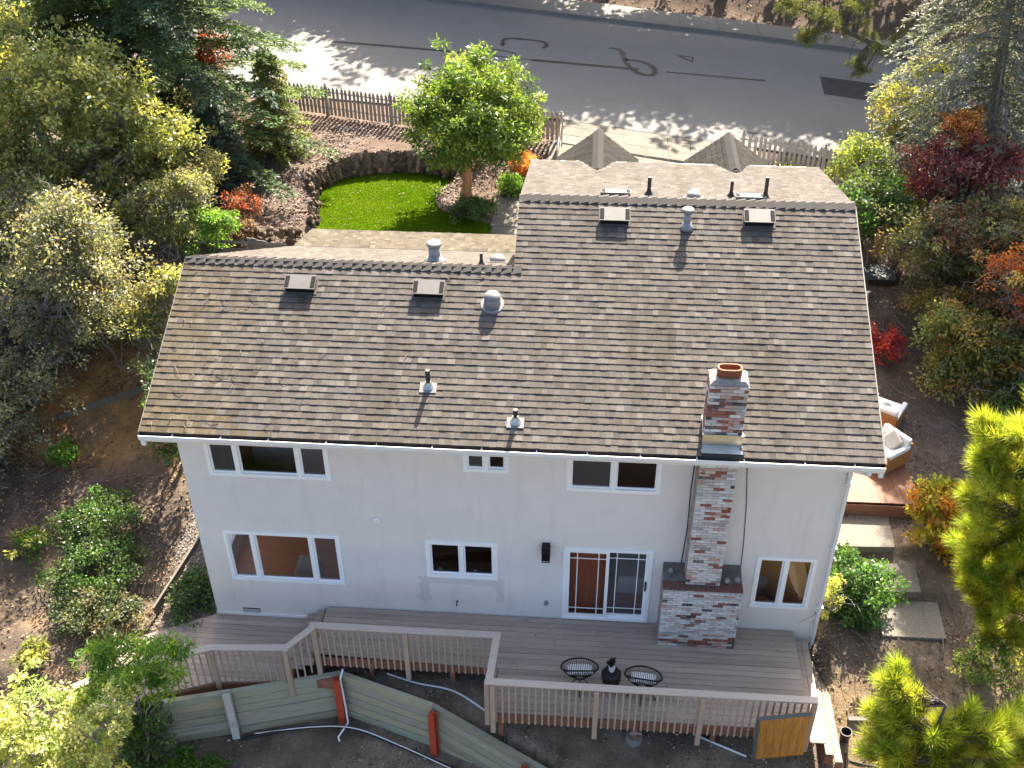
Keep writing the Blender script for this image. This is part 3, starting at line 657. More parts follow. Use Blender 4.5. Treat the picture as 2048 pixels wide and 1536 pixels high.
sf = MB(); sf.quad((XL, -.64, EZ - .24), (XR, -.64, EZ - .24), (XR, 0, EZ - .24), (XL, 0, EZ - .24)); sf.build('soffit', M['white'], house)
ret = MB()
for x, s in ((XL - .02, 1), (XR - .06, -1)):
    ret.add([(x, -.70, EZ - .02), (x + .08, -.70, EZ - .02), (x + .08, -.70, EZ - .34), (x, -.70, EZ - .34), (x, -.45, EZ - .02), (x + .08, -.45, EZ - .02), (x + .08, -.5, EZ - .28), (x, -.5, EZ - .28)], [(0, 3, 2, 1), (4, 5, 6, 7), (0, 1, 5, 4), (2, 3, 7, 6), (1, 2, 6, 5), (0, 4, 7, 3)])
ret.build('eave_return', M['white'], house)
ds = MB(); ds.tube([(12.95, -.76, 5.45), (12.93, -.6, 5.32), (12.86, -.08, 5.2), (12.85, -.06, 5.05), (12.85, -.06, .05), (12.86, -.2, -.02)], .042, 8); dso = ds.build('downspout', M['gutter'], house)
br = MB()
for z in (1.2, 2.9, 4.6): br.bx(12.79, 12.91, -.105, .0, z, z + .03)
br.build('bracket', M['gutter'], dso)
MB().bx(12.81, 12.9, -.0, .09, -.1, 5.3).build('corner_trim', M['white'], house)
# ---- roof penetrations
def onroof(x, y, pl):
    if pl == 'r': return rz_(y), math.atan(PT)
    if pl == 'f': return RZr - .26 * (y - RY), -math.atan(.26)
    a = (RZl - 4.85) / (7.7 - LY); return RZl - a * (y - LY), -math.atan(a)
def box_vent(x, y, pl, light=False):
    z, an = onroof(x, y, pl); z -= .09 if light else 0; R3 = Matrix.Rotation(an, 3, 'X'); c = Vector((x, y, z)); N = R3 @ Vector((0, 0, 1))
    t = MB(); t.box(c + N * .03, (.66, .40, .012), R3); o = t.build('attic_vent', M['ridge'] if not light else M['ventwhite'], house)
    MB().box(c + N * .095, (.57, .30, .14), R3).build('vent_box', M['louver'] if not light else M['ventwhite'], o)
    MB().box(c + N * .172, (.62, .345, .016), R3).build('vent_lid', M['ventcap'] if not light else M['ventwhite'], o)
    for s in (-1, 1): MB().box(c + R3 @ Vector((s * .258, -.005, .1825)), (.085, .27, .006), R3).build('vent_louver', M['louver'], o)
for x, y in ((2.16, 2.42), (4.72, 2.4), (8.32, 4.22), (11.23, 4.28)): box_vent(x, y, 'r')
for x, y in ((8.34, 5.05), (11.12, 4.98)): box_vent(x, y, 'f', True)
def pipe(x, y, pl, h, r=.035, mat='pipe', base='flash', bs=.16):
    z, an = onroof(x, y, pl); R3 = Matrix.Rotation(an, 3, 'X')
    o = MB().tube([(x, y, z - .05), (x, y, z + h)], r, 12).build('vent_pipe', M[mat], house, smooth=False)
    b = MB(); b.lathe([(r * 2.6, .0), (r * 1.7, .05), (r * 1.12, .10), (r * 1.12, .13)], (x, y, z + .015), 14); b.build('pipe_boot', M['pipe'] if base == 'dark' else M['flash'], o)
    if base != 'dark': MB().box(Vector((x, y - .03, z + .012)) + (R3 @ Vector((0, 0, .015))), (bs * 2, .22, .006), R3).build('flashing_sheet', M['ventwhite'], o)
pipe(4.933, .391, 'r', .40, .046); pipe(6.608, -.224, 'r', .30, .046)
pipe(9.03, 5.16, 'f', .42, .04, base='dark'); pipe(10.74, 5.19, 'f', .38, .035, base='dark'); pipe(11.45, 5.19, 'f', .48, .04, base='dark')
pipe(5.66, 3.35, 'l', .30, .033, base='dark')
def capvent(x, y, pl, r, h, rc, mat='metal', cone=True):
    z, an = onroof(x, y, pl); o = MB().lathe([(r, -.1), (r, h)], (x, y, z), 22).build('flue_vent', M[mat], house, smooth=True)
    t = MB(); t.lathe([(0.001, h - .02), (rc * .98, h - .01), (rc, h + .03), (rc * .8, h + .055), (rc * .3, h + .07), (.001, h + .072)], (x, y, z), 24); t.build('vent_cap', M['ventwhite'], o, smooth=True)
    t = MB(); t.lathe([(r * 2.0, .0), (r * 1.5, .06), (r * 1.04, .16)], (x, y, z), 22); t.build('storm_collar', M['metal'], o, smooth=True)
    R3 = Matrix.Rotation(an, 3, 'X'); MB().box(Vector((x, y, z + .012)), (r * 4.4, r * 4.4, .006), R3).build('flashing_sheet', M['ridge'], o)
capvent(9.777, 4.05, 'r', .075, .40, .13); capvent(4.6, 4.05, 'l', .125, .42, .165)
# domed vents
def dome(x, y, pl, r, h):
    z, an = onroof(x, y, pl); o = MB().lathe([(r * 1.05, -.08), (r * .98, h * .45), (r * .8, h * .75)], (x, y, z), 26).build('dome_vent', M['metal'], house, smooth=True)
    prof = [(r * 1.02, h * .62)] + [(r * 1.02 * math.cos(a), h * .62 + r * .75 * math.sin(a)) for a in np.linspace(.15, 1.5, 8)] + [(.001, h * .62 + r * .76)]
    MB().lathe(prof, (x, y, z), 26).build('dome_cap', M['ventwhite'], o, smooth=True)
    R3 = Matrix.Rotation(an, 3, 'X'); t = MB(); t.lathe([(r * 1.42, 0), (r * 1.38, .012), (.001, .013)], (x, y, z + .028), 26, rot=R3); t.build('flashing_disc', M['ventwhite'], o, smooth=False)
dome(5.985, 2.16, 'r', .165, .30); dome(9.95, 4.98, 'f', .15, .10); dome(5.9, 4.35, 'l', .17, .12)
# ---- chimney of painted brick
CB = (9.573, 11.13, -.593, .41, 2.156); CT = (10.0, 10.675, -.5, 2.156, 7.08)
core = MB(); core.bx(CB[0] + .012, CB[1] - .012, CB[2] + .012, -.001, CB[3] - .6, CB[4] - .035); core.bx(CT[0] + .012, CT[1] - .012, CT[2] + .012, -.001, CT[3] - .03, 5.4); core.bx(CT[0] + .012, CT[1] - .012, CT[2] + .012, -.062, 5.4, CT[4])
chim = core.build('chimney', M['mortar'], house)
BL, BH, JT = .203, .0677, .011
WHT = [(.68, .67, .66), (.62, .61, .60), (.72, .71, .69), (.55, .53, .52), (.64, .60, .57), (.50, .46, .43)]; RED = [(.27, .085, .055), (.22, .07, .05), (.30, .12, .075), (.19, .075, .06)]; BLK = [(.05, .047, .047), (.10, .09, .088), (.14, .12, .115)]; GRY = [(.38, .36, .35), (.30, .285, .28), (.44, .40, .38)]
MIX = [(.50, .33, .28), (.55, .42, .38)]
def brick_col(x, z, part):
    n = math.sin(x * 9.1 + z * 2.3) * math.cos(z * 3.7 - x * 4.0) + .6 * math.sin(z * 7.9 + x * 3)
    r = random.random()
    if part == 'top': pr = .30 if n < .25 else .62; bl = .12; gr = .34
    elif part == 'base': pr = .05 if n < .7 else .36; bl = .05; gr = .10
    else: pr = .05 if n < .6 else .5; bl = .04; gr = .10
    if part == 'base' and z < .62: pr, bl = .45, .22
    if r < pr: return random.choice(RED + MIX[:1])
    if r < pr + bl: return random.choice(BLK)
    if r < pr + bl + gr: return random.choice(GRY + MIX)
    return random.choice(WHT)
bricks = []        # (center, size, col)
def face_front(x0, x1, yf, z0, z1, part):
    k = 0; z = z0
    while z < z1 - .03:
        x = x0 - (0 if k % 2 == 0 else BL / 2); h = min(BH, z1 - z) - JT
        while x < x1 - .01:
            a, b = max(x, x0), min(x + BL - JT, x1)
            if b - a > .03: bricks.append((((a + b) / 2, yf + .05 + random.uniform(-.0025, .0025), z + h / 2), (b - a, .1, h), brick_col((a + b) / 2, z, part), 0))
            x += BL
        z += BH; k += 1
def face_side(xf, s, y0, y1, z0, z1, part):
    k = 0; z = z0
    while z < z1 - .03:
        y = y0 + .101 if k % 2 == 0 else y0 + .101 - BL / 2; h = min(BH, z1 - z) - JT
        while y < y1 - .01:
            a, b = max(y, y0 + .101), min(y + BL - JT, y1)
            if b - a > .02: bricks.append(((xf - s * .048, (a + b) / 2, z + h / 2), (.096, b - a, h - .001), brick_col(y + 3, z, part) if part == 'top' else random.choice(GRY + MIX), 1))
            y += BL
        z += BH; k += 1
face_front(CB[0], CB[1], CB[2], CB[3], CB[4] - .09, 'base')
face_front(CT[0], CT[1], CT[2], CT[3], 5.62, 'tower'); face_front(CT[0], CT[1], CT[2], 5.98, CT[4], 'top')
for xf, s in ((CB[0], -1), (CB[1], 1)): face_side(xf, s, CB[2], -.002, CB[3], CB[4] - .09, 'base')
for xf, s in ((CT[0], -1), (CT[1], 1)): face_side(xf, s, CT[2], -.002, CT[3], 5.5, 'tower'); face_side(xf, s, CT[2], -.06, 5.75, CT[4], 'top')
bm_cache = {}; nb = 0; rest = MB(); order = sorted(range(len(bricks)), key=lambda i: (bricks[i][3], 0 if bricks[i][2] else 1, random.random()))
cnt = 0
for i in order:
    c, s, col, side = bricks[i]
    if side == 0 and cnt < 300 and s[0] > .15:
        key = (round(s[0], 3), round(s[2], 3), col)
        if key not in bm_cache:
            t = MB(); t.box((0, 0, 0), s, None, col); bm_cache[key] = t.mesh('brick', M['brick'])
        inst('brick', bm_cache[key], chim, c, (random.uniform(-.01, .01), 0, random.uniform(-.006, .006))); cnt += 1
    else: rest.box(c, s, None, col)
o = rest.build('brick_field', M['brick'], chim); o['kind'] = 'stuff'
# soldier course and weathered mortar wash on the shoulders
x = CB[0] - .012
while x < CB[1]:
    b = min(x + .095, CB[1] + .012); MB().bx(x, b - .008, CB[2] - .012, CB[2] + .19, CB[4] - .085, CB[4] - .022).build('cap_brick', M['capbrick'] if 'capbrick' in M else M.setdefault('capbrick', pm('cap_brick', (.17, .075, .06), (.11, .06, .055), 9, .9, .004, 60)), chim); x += .1
ws = MB(); ws.prism([(CB[0] + .005, -.41), (CB[1] - .005, -.41), (CB[1] - .005, -.004), (CB[0] + .005, -.004)], CB[4] - .08, [CB[4] - .015, CB[4] - .02, CB[4] + .10, CB[4] + .09]); ws.build('mortar_wash', M.setdefault('wash', pm('mortar_wash', (.17, .155, .14), (.10, .09, .085), 7, .95, .02, 16)), chim)
for dx, dy in ((10.82, -.40), (11.03, -.36), (9.72, -.2)):
    t = MB(); t.lathe([(.001, 0), (.05, .005), (.065, .05), (.04, .1), (.001, .11)], (dx, dy, CB[4] + .0), 9); t.build('loose_stone', M['mortar'], chim, smooth=True)
cw = MB(); x0, x1, y0, y1, z = CT[0] - .0, CT[1] + .0, CT[2] - .0, -.05, CT[4]
cw.add([(x0, y0, z), (x1, y0, z), (x1, y1, z), (x0, y1, z), (x0 + .07, y0 + .06, z + .055), (x1 - .07, y0 + .06, z + .055), (x1 - .07, y1 - .04, z + .055), (x0 + .07, y1 - .04, z + .055)], [(0, 1, 5, 4), (1, 2, 6, 5), (2, 3, 7, 6), (3, 0, 4, 7), (4, 5, 6, 7)]); cw.build('chimney_crown', M['crown'], chim)
fx, fy = (x0 + x1) / 2, (y0 + y1) / 2 + .02
def oval(a, b, n=28):
    out = []
    for k in range(n):
        w = 2 * math.pi * k / n; cx_ = math.copysign(min(abs(math.cos(w)) * 1.0, 1), math.cos(w)); out.append((a * math.copysign(abs(math.cos(w)) ** .6, math.cos(w)), b * math.copysign(abs(math.sin(w)) ** .75, math.sin(w))))
    return out
oo, oi = oval(.215, .115), oval(.185, .087); n = len(oo); fm = MB(); zt = z + .22; zb = z + .04
vs = [(fx + p[0], fy + p[1], zb) for p in oo] + [(fx + p[0], fy + p[1], zt) for p in oo] + [(fx + p[0], fy + p[1], zt) for p in oi] + [(fx + p[0], fy + p[1], z - .3) for p in oi]
fs = [tuple([i + r * n, (i + 1) % n + r * n, (i + 1) % n + (r + 1) * n, i + (r + 1) * n]) for r in range(3) for i in range(n)] + [tuple(range(3 * n, 4 * n))]
fm.add(vs, fs); fm.build('flue_tile', M['clay'], chim, smooth=False)
fsh = MB(); zr = rz_(-.5); fsh.bx(CT[0] - .02, CT[1] + .02, CT[2] - .018, CT[2] - .004, zr - .03, zr + .25); fsh.bx(CT[0] - .03, CT[1] + .03, CT[2] - .03, CT[2] + .0, zr + .25, zr + .263)
fsh.box((10.3375, -.585, zr - .018), (.75, .17, .008), Matrix.Rotation(math.atan(PT) + .03, 3, 'X'))
for x_ in (CT[0] - .02, CT[1] + .005): fsh.add([(x_, -.5, zr - .02), (x_ + .015, -.5, zr - .02), (x_ + .015, -.06, zr + .17), (x_, -.06, zr + .17), (x_, -.5, zr + .24), (x_ + .015, -.5, zr + .24), (x_ + .015, -.06, zr + .34), (x_, -.06, zr + .34)], [(0, 3, 7, 4), (1, 5, 6, 2), (4, 7, 6, 5), (0, 4, 5, 1), (3, 2, 6, 7)])
fsh.build('chimney_flashing', M['flash'], chim)
# ---- things fixed to the rear wall
lm = MB(); lm.bx(7.12, 7.28, -.02, -.001, 2.27, 2.62); lo = lm.build('wall_lamp', M['black'], house)
t = MB(); t.prism([(7.11, -.2), (7.29, -.2), (7.29, -.02), (7.11, -.02)], 2.49, 2.57); t.prism([(7.125, -.185), (7.275, -.185), (7.275, -.02), (7.125, -.02)], 2.57, 2.63)
for cx_ in (7.125, 7.275): t.bx(cx_ - .008, cx_ + .008, -.19, -.174, 2.25, 2.49); t.bx(cx_ - .008, cx_ + .008, -.05, -.034, 2.25, 2.49)
t.bx(7.115, 7.285, -.195, -.18, 2.235, 2.25); t.bx(7.115, 7.133, -.18, -.03, 2.235, 2.25); t.bx(7.267, 7.285, -.18, -.03, 2.235, 2.25); t.build('lamp_cage', M['black'], lo)
MB().bx(7.133, 7.267, -.172, -.05, 2.255, 2.485).build('lamp_glass', M['glass'], lo)
gr = MB(); gr.bx(.6, .97, -.012, -.001, .085, .205); gro = gr.build('vent_grille', M['louver'], house)
t = MB()
for z in (.1, .125, .15, .175): t.bx(.61, .96, -.018, -.0121, z, z + .012)
t.build('grille_slat', M['stucco_new'], gro)
t = MB(); t.lathe([(.105, 0), (.1, .03), (.08, .05), (.001, .055)], (3.77, 0, 3.0), 20, rot=Matrix.Rotation(math.pi / 2, 3, 'X')); t.build('dryer_hood', M['stucco_side'], house, smooth=True)
t = MB(); t.bx(7.18, 7.26, -.03, -.001, .8, .92); t.build('outlet_cover', M['metal'], house)
t = MB(); t.tube([(5.33, 0, .78), (5.33, -.06, .78), (5.32, -.08, .7)], .014, 8); t.box((5.33, -.05, .815), (.05, .012, .012)); t.build('hose_bib', M['pipe'], house)
t = MB()
def blob(pts, y): t.add([(p[0], y, p[1]) for p in pts], [tuple(range(len(pts)))])
blob([(4.50, 1.47), (6.34, 1.47), (6.35, 1.30), (6.28, 1.27), (4.62, 1.29), (4.52, 1.40)], -.0025)
blob([(4.55, 1.292), (4.74, 1.29), (4.72, 1.14), (4.77, 1.08), (4.73, .98), (4.80, .86), (4.76, .74), (4.66, .70), (4.55, .74), (4.49, .83), (4.38, .86), (4.50, .89), (4.55, 1.02), (4.53, 1.14)], -.0025)
blob([(6.12, 1.272), (6.33, 1.272), (6.31, 1.1), (6.34, .98), (6.32, .80), (6.16, .79), (6.18, 1.0), (6.16, 1.13), (6.09, 1.2)], -.0025)
t.build('render_patch', M['stucco_new'], house)
t = MB(); t.tube([(11.13, -.012, 2.25), (11.1, -.012, 3.0), (11.04, -.012, 3.9), (10.94, -.012, 4.9), (10.94, -.012, 5.35)], .008, 6); t.build('cable', M['pipe'], house)
t = MB(); t.tube([(9.93, -.02, 2.2), (9.97, -.03, 3.2), (9.95, -.02, 4.2), (9.97, -.03, 5.4)], .011, 6); t.build('conduit', M['pipe'], house)
t = MB(); t.box((12.98, -.1, 4.98), (.2, .14, .09)); t.box((12.93, -.02, 5.02), (.08, .1, .08)); t.build('flood_light', M['white'], house, bevel=.01)
t = MB(); t.bx(-.004, W + .004, -.03, -.001, -.34, .06); t.build('plinth', M['stucco_side'], house)
# ---- furniture seen through the panes
def padded(name, label, cat, x0, x1, y0, y1, z0, z1, mat, nsplit=1):
    e = thing(name, label, cat, ((x0 + x1) / 2, (y0 + y1) / 2, z0)); hh = (z1 - z0) / nsplit
    for k in range(nsplit): MB().bx(x0 + .01 * k, x1 - .01 * k, y0 - .04 * k, y1, z0 + k * hh + .003, z0 + (k + 1) * hh - .003).build('cushion', M[mat], e, bevel=.05)
    return e
padded('daybed', 'white padded daybed seen through lower left window', 'daybed', 1.72, 2.25, .28, .95, .425, .98, 'cloth', 2)
e = thing('desk', 'light wooden desk behind the white daybed', 'desk', (2.2, 2.6, .42))
MB().bx(1.3, 3.0, 2.3, 2.95, 1.12, 1.16).build('desk_top', M['wood_lt'], e)
for lx_ in (1.33, 2.92):
    for ly_ in (2.33, 2.88): MB().bx(lx_, lx_ + .05, ly_, ly_ + .05, .42, 1.12).build('leg', M['wood_lt'], e)
e = thing('dining_chair', 'white curved armchair seen through right hand window', 'armchair', (11.7, 1.1, .42))
t = MB(); t.lathe([(.001, 0), (.26, .0), (.30, .38), (.30, .42), (.001, .42)], (11.72, 1.15, .44), 22); t.build('seat', M['cloth'], e, smooth=True)
vs = []; fs = []
for k in range(13):
    a = math.radians(-20 + k * 220 / 12); 
    for r, z_ in ((.33, .5), (.33, .95), (.26, .95), (.26, .5)): vs.append((11.72 + r * math.cos(a), 1.15 + r * math.sin(a), .42 + z_ - .1))
for k in range(12):
    for q in range(4): fs.append((k * 4 + q, k * 4 + (q + 1) % 4, k * 4 + 4 + (q + 1) % 4, k * 4 + 4 + q))
fs += [(3, 2, 1, 0), (48, 49, 50, 51)]
MB().add(vs, fs).build('backrest', M['cloth'], e, smooth=False)
padded('sofa', 'grey sofa behind the sliding glass door', 'sofa', 8.7, 10.4, .75, 1.6, .425, 1.0, 'cloth', 2)
padded('bed', 'pale bed under upper left window', 'bed', .9, 2.8, 1.4, 3.6, 3.005, 3.6, 'cloth', 1)

for k, (cx_, lb) in enumerate(((4.98, 'white cup on the sill behind the left kitchen pane'), (5.72, 'white cup on the sill behind the right kitchen pane'))):
    e = thing('cup', lb, 'cup', (cx_, .115, 1.507), 'cups on the kitchen sill')
    t = MB(); t.lathe([(.001, 0), (.03, 0), (.042, .085), (.036, .085), (.025, .01), (.001, .01)], (cx_, .115, 1.507), 14); t.build('cup_body', M['cloth'], e, smooth=True)
    MB().tube([(cx_ + .038, .115, 1.575), (cx_ + .062, .115, 1.565), (cx_ + .058, .115, 1.535), (cx_ + .034, .115, 1.53)], .006, 5).build('handle', M['cloth'], e)
# ================================================================ decks and railings
def scan(P, y):
    xs = []
    n = len(P)
    for i in range(n):
        (x1, y1), (x2, y2) = P[i], P[(i + 1) % n]
        if (y1 > y) != (y2 > y): xs.append(x1 + (y - y1) * (x2 - x1) / (y2 - y1))
    return sorted(xs)
def planks(poly, z, parent, mat, w=.14, gap=.008, th=.03, holes=(), joint=True):
    ys = [p[1] for p in poly]; y = max(ys)
    while y > min(ys) + .02:
        yt, yb = y - .0005, max(y - w + gap, min(ys) + .0006); a = scan(poly, yt - .001); b = scan(poly, yb + .001)
        if len(a) >= 2 and len(b) >= 2:
            segs = [(a[0], a[-1], b[0], b[-1])]
            for hx0, hx1, hy0, hy1 in holes:
                if yt > hy0 and yb < hy1: segs = [(a[0], hx0, b[0], hx0), (hx1, a[-1], hx1, b[-1])]
            for p0, p1, q0, q1 in segs:
                L = p1 - p0; cuts = [0, 1]
                if joint and L > 4.4: cuts = [0, random.uniform(.35, .65), 1]
                for c0, c1 in zip(cuts[:-1], cuts[1:]):
                    e = .003; dz = random.uniform(-.002, .002)
                    MB().prism([(q0 + (q1 - q0) * c0 + e, yb), (q0 + (q1 - q0) * c1 - e, yb), (p0 + (p1 - p0) * c1 - e, yt), (p0 + (p1 - p0) * c0 + e, yt)], z - th + dz, z + dz, col=tuple(np.array((1, 1, 1)) * random.uniform(.86, 1.1))).build('plank', mat, parent)
        y -= w
DK = .41
deck = thing('deck', 'grey brown plank deck along the rear wall with railing', 'deck', (7.4, -1.2, -.1))
dpoly = [(2.49, -.035), (12.44, -.035), (12.44, -2.50), (6.32, -2.50), (6.32, -1.36), (2.49, -1.36)]
planks(dpoly, DK, deck, M['deck'])
rim = MB()
for (a, b) in zip(dpoly[1:], dpoly[2:] + dpoly[:1]):
    a_, b_ = Vector((*a, 0)), Vector((*b, 0)); t = (b_ - a_); ln = t.length; ang = math.atan2(t.y, t.x); m_ = (a_ + b_) / 2; nrm = Vector((t.y, -t.x, 0)).normalized()
    if abs(m_.y + .035) < .01 or abs(m_.x - 12.44) < .01: continue
    rim.box(m_ - nrm * .022 + Vector((0, 0, DK - .14)), (ln - .05, .04, .21), rz(ang))
rim.build('rim_board', M['rim'], deck)
sub = MB(); sub.bx(2.55, 12.38, -.6, -.5, DK - .22, DK - .035); sub.bx(6.35, 12.38, -1.9, -1.8, DK - .22, DK - .035)
for x in np.arange(2.7, 12.4, .61): sub.bx(x, x + .04, -2.44 if x > 6.35 else -1.30, -.06, DK - .2, DK - .034)
sub.build('joist', M['rim'], deck)
for x, y in ((3.6, -1.3), (5.3, -1.3), (6.4, -2.45), (10.6, -2.35), (12.2, -2.4)):
    MB().bx(x, x + .1, y, y + .1, hz1(x, y) - .2, DK - .2).build('support_post', M['rim'], deck)
def railing(path, zs, parent, sp=.128, posts=(), cap_h=1.0, start=0.0, drop=.3, capmat=None):
    capk = 0
    for (p, q), (z0, z1) in zip(zip(path[:-1], path[1:]), zip(zs[:-1], zs[1:])):
        a = Vector((*p, z0 + cap_h)); b = Vector((*q, z1 + cap_h)); t = b - a; L = t.length; th = Vector((t.x, t.y, 0)).length
        ang = math.atan2(t.y, t.x); pit = -math.atan2(t.z, th); R3 = rz(ang) @ Matrix.Rotation(pit, 3, 'Y'); m_ = (a + b) / 2; capk = capk + 1; m_.z += .0025 * (capk % 2)
        MB().box(m_, (L + .13, .15, .036), R3).build('rail_cap', capmat or M['railtop'], parent, bevel=.006)
        MB().box(m_ - Vector((0, 0, .055)), (L, .036, .07), R3).build('sub_rail', M['rail'], parent)
        n = max(2, int(th / sp)); me_ = None
        for k in range(1, n):
            f = k / n; c = a.lerp(b, f); zb = (z0 + (z1 - z0) * f) - .20; zt = c.z - .09; nrm = Vector((t.y, -t.x, 0)).normalized()
            if me_ is None or abs(z1 - z0) > .02:
                mm = MB(); mm.box((0, 0, (zt - zb) / 2), (.034, .034, zt - zb)); me_ = mm.mesh('baluster', M['rail'])
            inst('baluster', me_, parent, (c.x + nrm.x * .012, c.y + nrm.y * .012, zb), (0, 0, ang))
    for (x, y, z, zt, zb) in posts:
        mm = MB(); mm.bx(x - .048, x + .048, y - .048, y + .048, zb, zt); mm.build('post', M['rail'], parent, bevel=.005)
ZC = 1.0
railing([(2.6, -1.43), (6.31, -1.43), (6.25, -2.57), (12.40, -2.58)], [DK] * 4, deck,
        posts=[(2.62, -1.48, DK, DK + .97, DK - .42), (4.47, -1.475, DK, DK + .97, DK - .42), (6.32, -2.62, DK, DK + .97, DK - .44), (6.205, -2.55, DK, DK + .97, DK - .3), (8.30, -2.63, DK, DK + .97, DK - .44), (10.30, -2.63, DK, DK + .97, DK - .44), (12.36, -2.63, DK, DK + .97, DK - .44)])
# lower walk on the left
wd = thing('walkway', 'lower plank walkway turning round the left house corner', 'walkway', (0, -1, -.1))
wpoly = [(2.02, -.035), (0.0, -.035), (-1.98, -1.06), (-2.15, -1.7), (-1.62, -2.78), (-1.17, -2.5), (.57, -1.82), (2.02, -1.70)]
planks(wpoly, 0.0, wd, M['deck'], joint=False)
wr = MB()
for a, b in zip(wpoly, wpoly[1:] + wpoly[:1]):
    a_, b_ = Vector((*a, 0)), Vector((*b, 0)); t = b_ - a_; m_ = (a_ + b_) / 2; nrm = Vector((t.y, -t.x, 0)).normalized()
    if m_.y > -.1: continue
    wr.box(m_ + nrm * .022 + Vector((0, 0, -.14)), (t.length - .05, .04, .21), rz(math.atan2(t.y, t.x)))
wr.build('rim_board', M['rim'], wd)
for k, (x0, z) in enumerate(((2.03, .137), (2.26, .274))):
    for j in range(11):
        y1 = -.04 - j * .14; y0 = max(y1 - .132, -1.5); MB().bx(x0, x0 + .235, y0, y1, z - .03, z, (.95, .95, .95)).build('step_board', M['deck'], wd)
    MB().bx(x0 + .002, x0 + .03, -1.5, -.04, z - .137, z - .031).build('riser', M['rim'], wd)
wrl = [(-1.77, -2.92), (-1.17, -2.48), (.57, -1.80), (2.06, -1.70), (2.6, -1.49)]
railing(wrl, [0, 0, 0, 0, DK], wd, posts=[(-1.2, -2.56, 0, .97, -.4), (.57, -1.87, 0, .97, -.42), (2.06, -1.77, 0, .97, -.42)])
# steps off the right end of the deck
st = thing('deck_steps', 'stepped planks off the right end of the deck', 'steps', (12.7, -1.4, -.3))
for k in range(2): MB().bx(12.46 + k * .145, 12.46 + k * .145 + .138, -2.62, -.1, .18, .21).build('tread', M['deck'], st)
MB().bx(12.452, 12.472, -2.6, -.1, -.2, .179).build('riser', M['rim'], st)
for k in range(2):
    MB().bx(12.765 + k * .15, 12.765 + k * .15 + .143, -2.72 - .16 * k, -.42, -.035, 0.0).build('tread', M['stepwood'], st)
MB().bx(12.757, 12.775, -2.7, -.42, -.4, -.04).build('riser', M['rim'], st); MB().bx(12.757, 12.915, -2.74, -2.722, -.28, -.036).build('stringer', M['rim'], st); MB().bx(12.915, 13.06, -2.9, -2.882, -.28, -.036).build('stringer', M['rim'], st)
# side deck on the right
sdk = thing('side_deck', 'red brown plank deck beside the right wall under two lounge chairs', 'deck', (14.2, 4.6, .9))
SP = [(12.95, 6.8), (15.35, 6.9), (15.62, 3.14), (12.95, 3.1)]
x = 12.95
while x < 15.55:
    x1 = min(x + .137, 15.6); yt = 6.8; f = (x - 12.95) / 2.65
    MB().prism([(x, 3.12 + .02 * f), (x1, 3.12 + .02 * f), (x1 - .26 * f, yt), (x - .26 * f, yt)], 1.27, 1.30 + random.uniform(-.002, .002)).build('plank', M['sidedeck'], sdk); x += .143
MB().bx(12.95, 15.6, 3.085, 3.11, .85, 1.25).build('rim_board', M['rim'], sdk)
# ================================================================ lagging wall below the deck
rw = thing('retaining_wall', 'green treated timber retaining wall with red steel posts below the deck', 'retaining wall', (3.0, -1.5, -1.3))
RWP = [(-1.15, -2.72, .1), (-.5, -2.47, .06), (.9, -2.05, .0), (3.02, -1.42, -.02), (5.05, -2.12, .02), (7.36, -3.05, -.55), (8.6, -3.6, -.95)]
for i in range(len(RWP) - 1):
    a, b = RWP[i], RWP[i + 1]; t = Vector((b[0] - a[0], b[1] - a[1], 0)); n = Vector((t.y, -t.x, 0)).normalized() * .05
    if n.y > 0: n = -n
    for k in range(6):
        za0, zb0 = a[2] - .225 * k, b[2] - .225 * k; e = .006; h = .207; off = random.uniform(-.02, .02); o2 = n + n.normalized() * off
        A, B = Vector((a[0], a[1], 0)), Vector((b[0], b[1], 0)); A = A + t * .002; B = B - t * .002
        vs = []
        for P_, zt in ((A, za0), (B, zb0)):
            for nn in (o2, -n): vs += [(P_.x + nn.x, P_.y + nn.y, zt), (P_.x + nn.x, P_.y + nn.y, zt - h)]
        MB().add(vs, [(0, 1, 5, 4), (2, 6, 7, 3), (0, 4, 6, 2), (1, 3, 7, 5), (0, 2, 3, 1), (4, 5, 7, 6)], random.choice(((1, 1, 1), (.86, .9, .82), (1.12, 1.08, .95), (.78, .76, .70), (.95, 1.02, .95)))).build('lagging_board', M['lag'], rw)
def steelpost(x, y, z1, z0, mat, yaw=0, dy=-.1):
    mm = MB(); R3 = rz(yaw); c = Vector((x, y + dy, (z0 + z1) / 2)); hgt = z1 - z0
    mm.box(c + R3 @ Vector((0, -.05, 0)), (.15, .014, hgt), R3); mm.box(c + R3 @ Vector((0, .0, 0)), (.012, .1, hgt), R3); mm.box(c + R3 @ Vector((0, .05, 0)), (.15, .014, hgt), R3)
    mm.build('steel_post', M[mat], rw)
steelpost(2.98, -1.52, .02, -1.45, 'steel'); steelpost(5.06, -2.22, .0, -1.35, 'steel', -.4); steelpost(6.95, -2.98, -.5, -1.9, 'steel', -.4)
steelpost(.85, -2.13, .18, -1.3, 'steelw', .25); steelpost(-.75, -2.68, .1, -1.6, 'steelw', .3)
MB().bx(2.55, 2.95, -1.62, -1.5, -.32, -.06).build('blocking', M['rim'], rw)
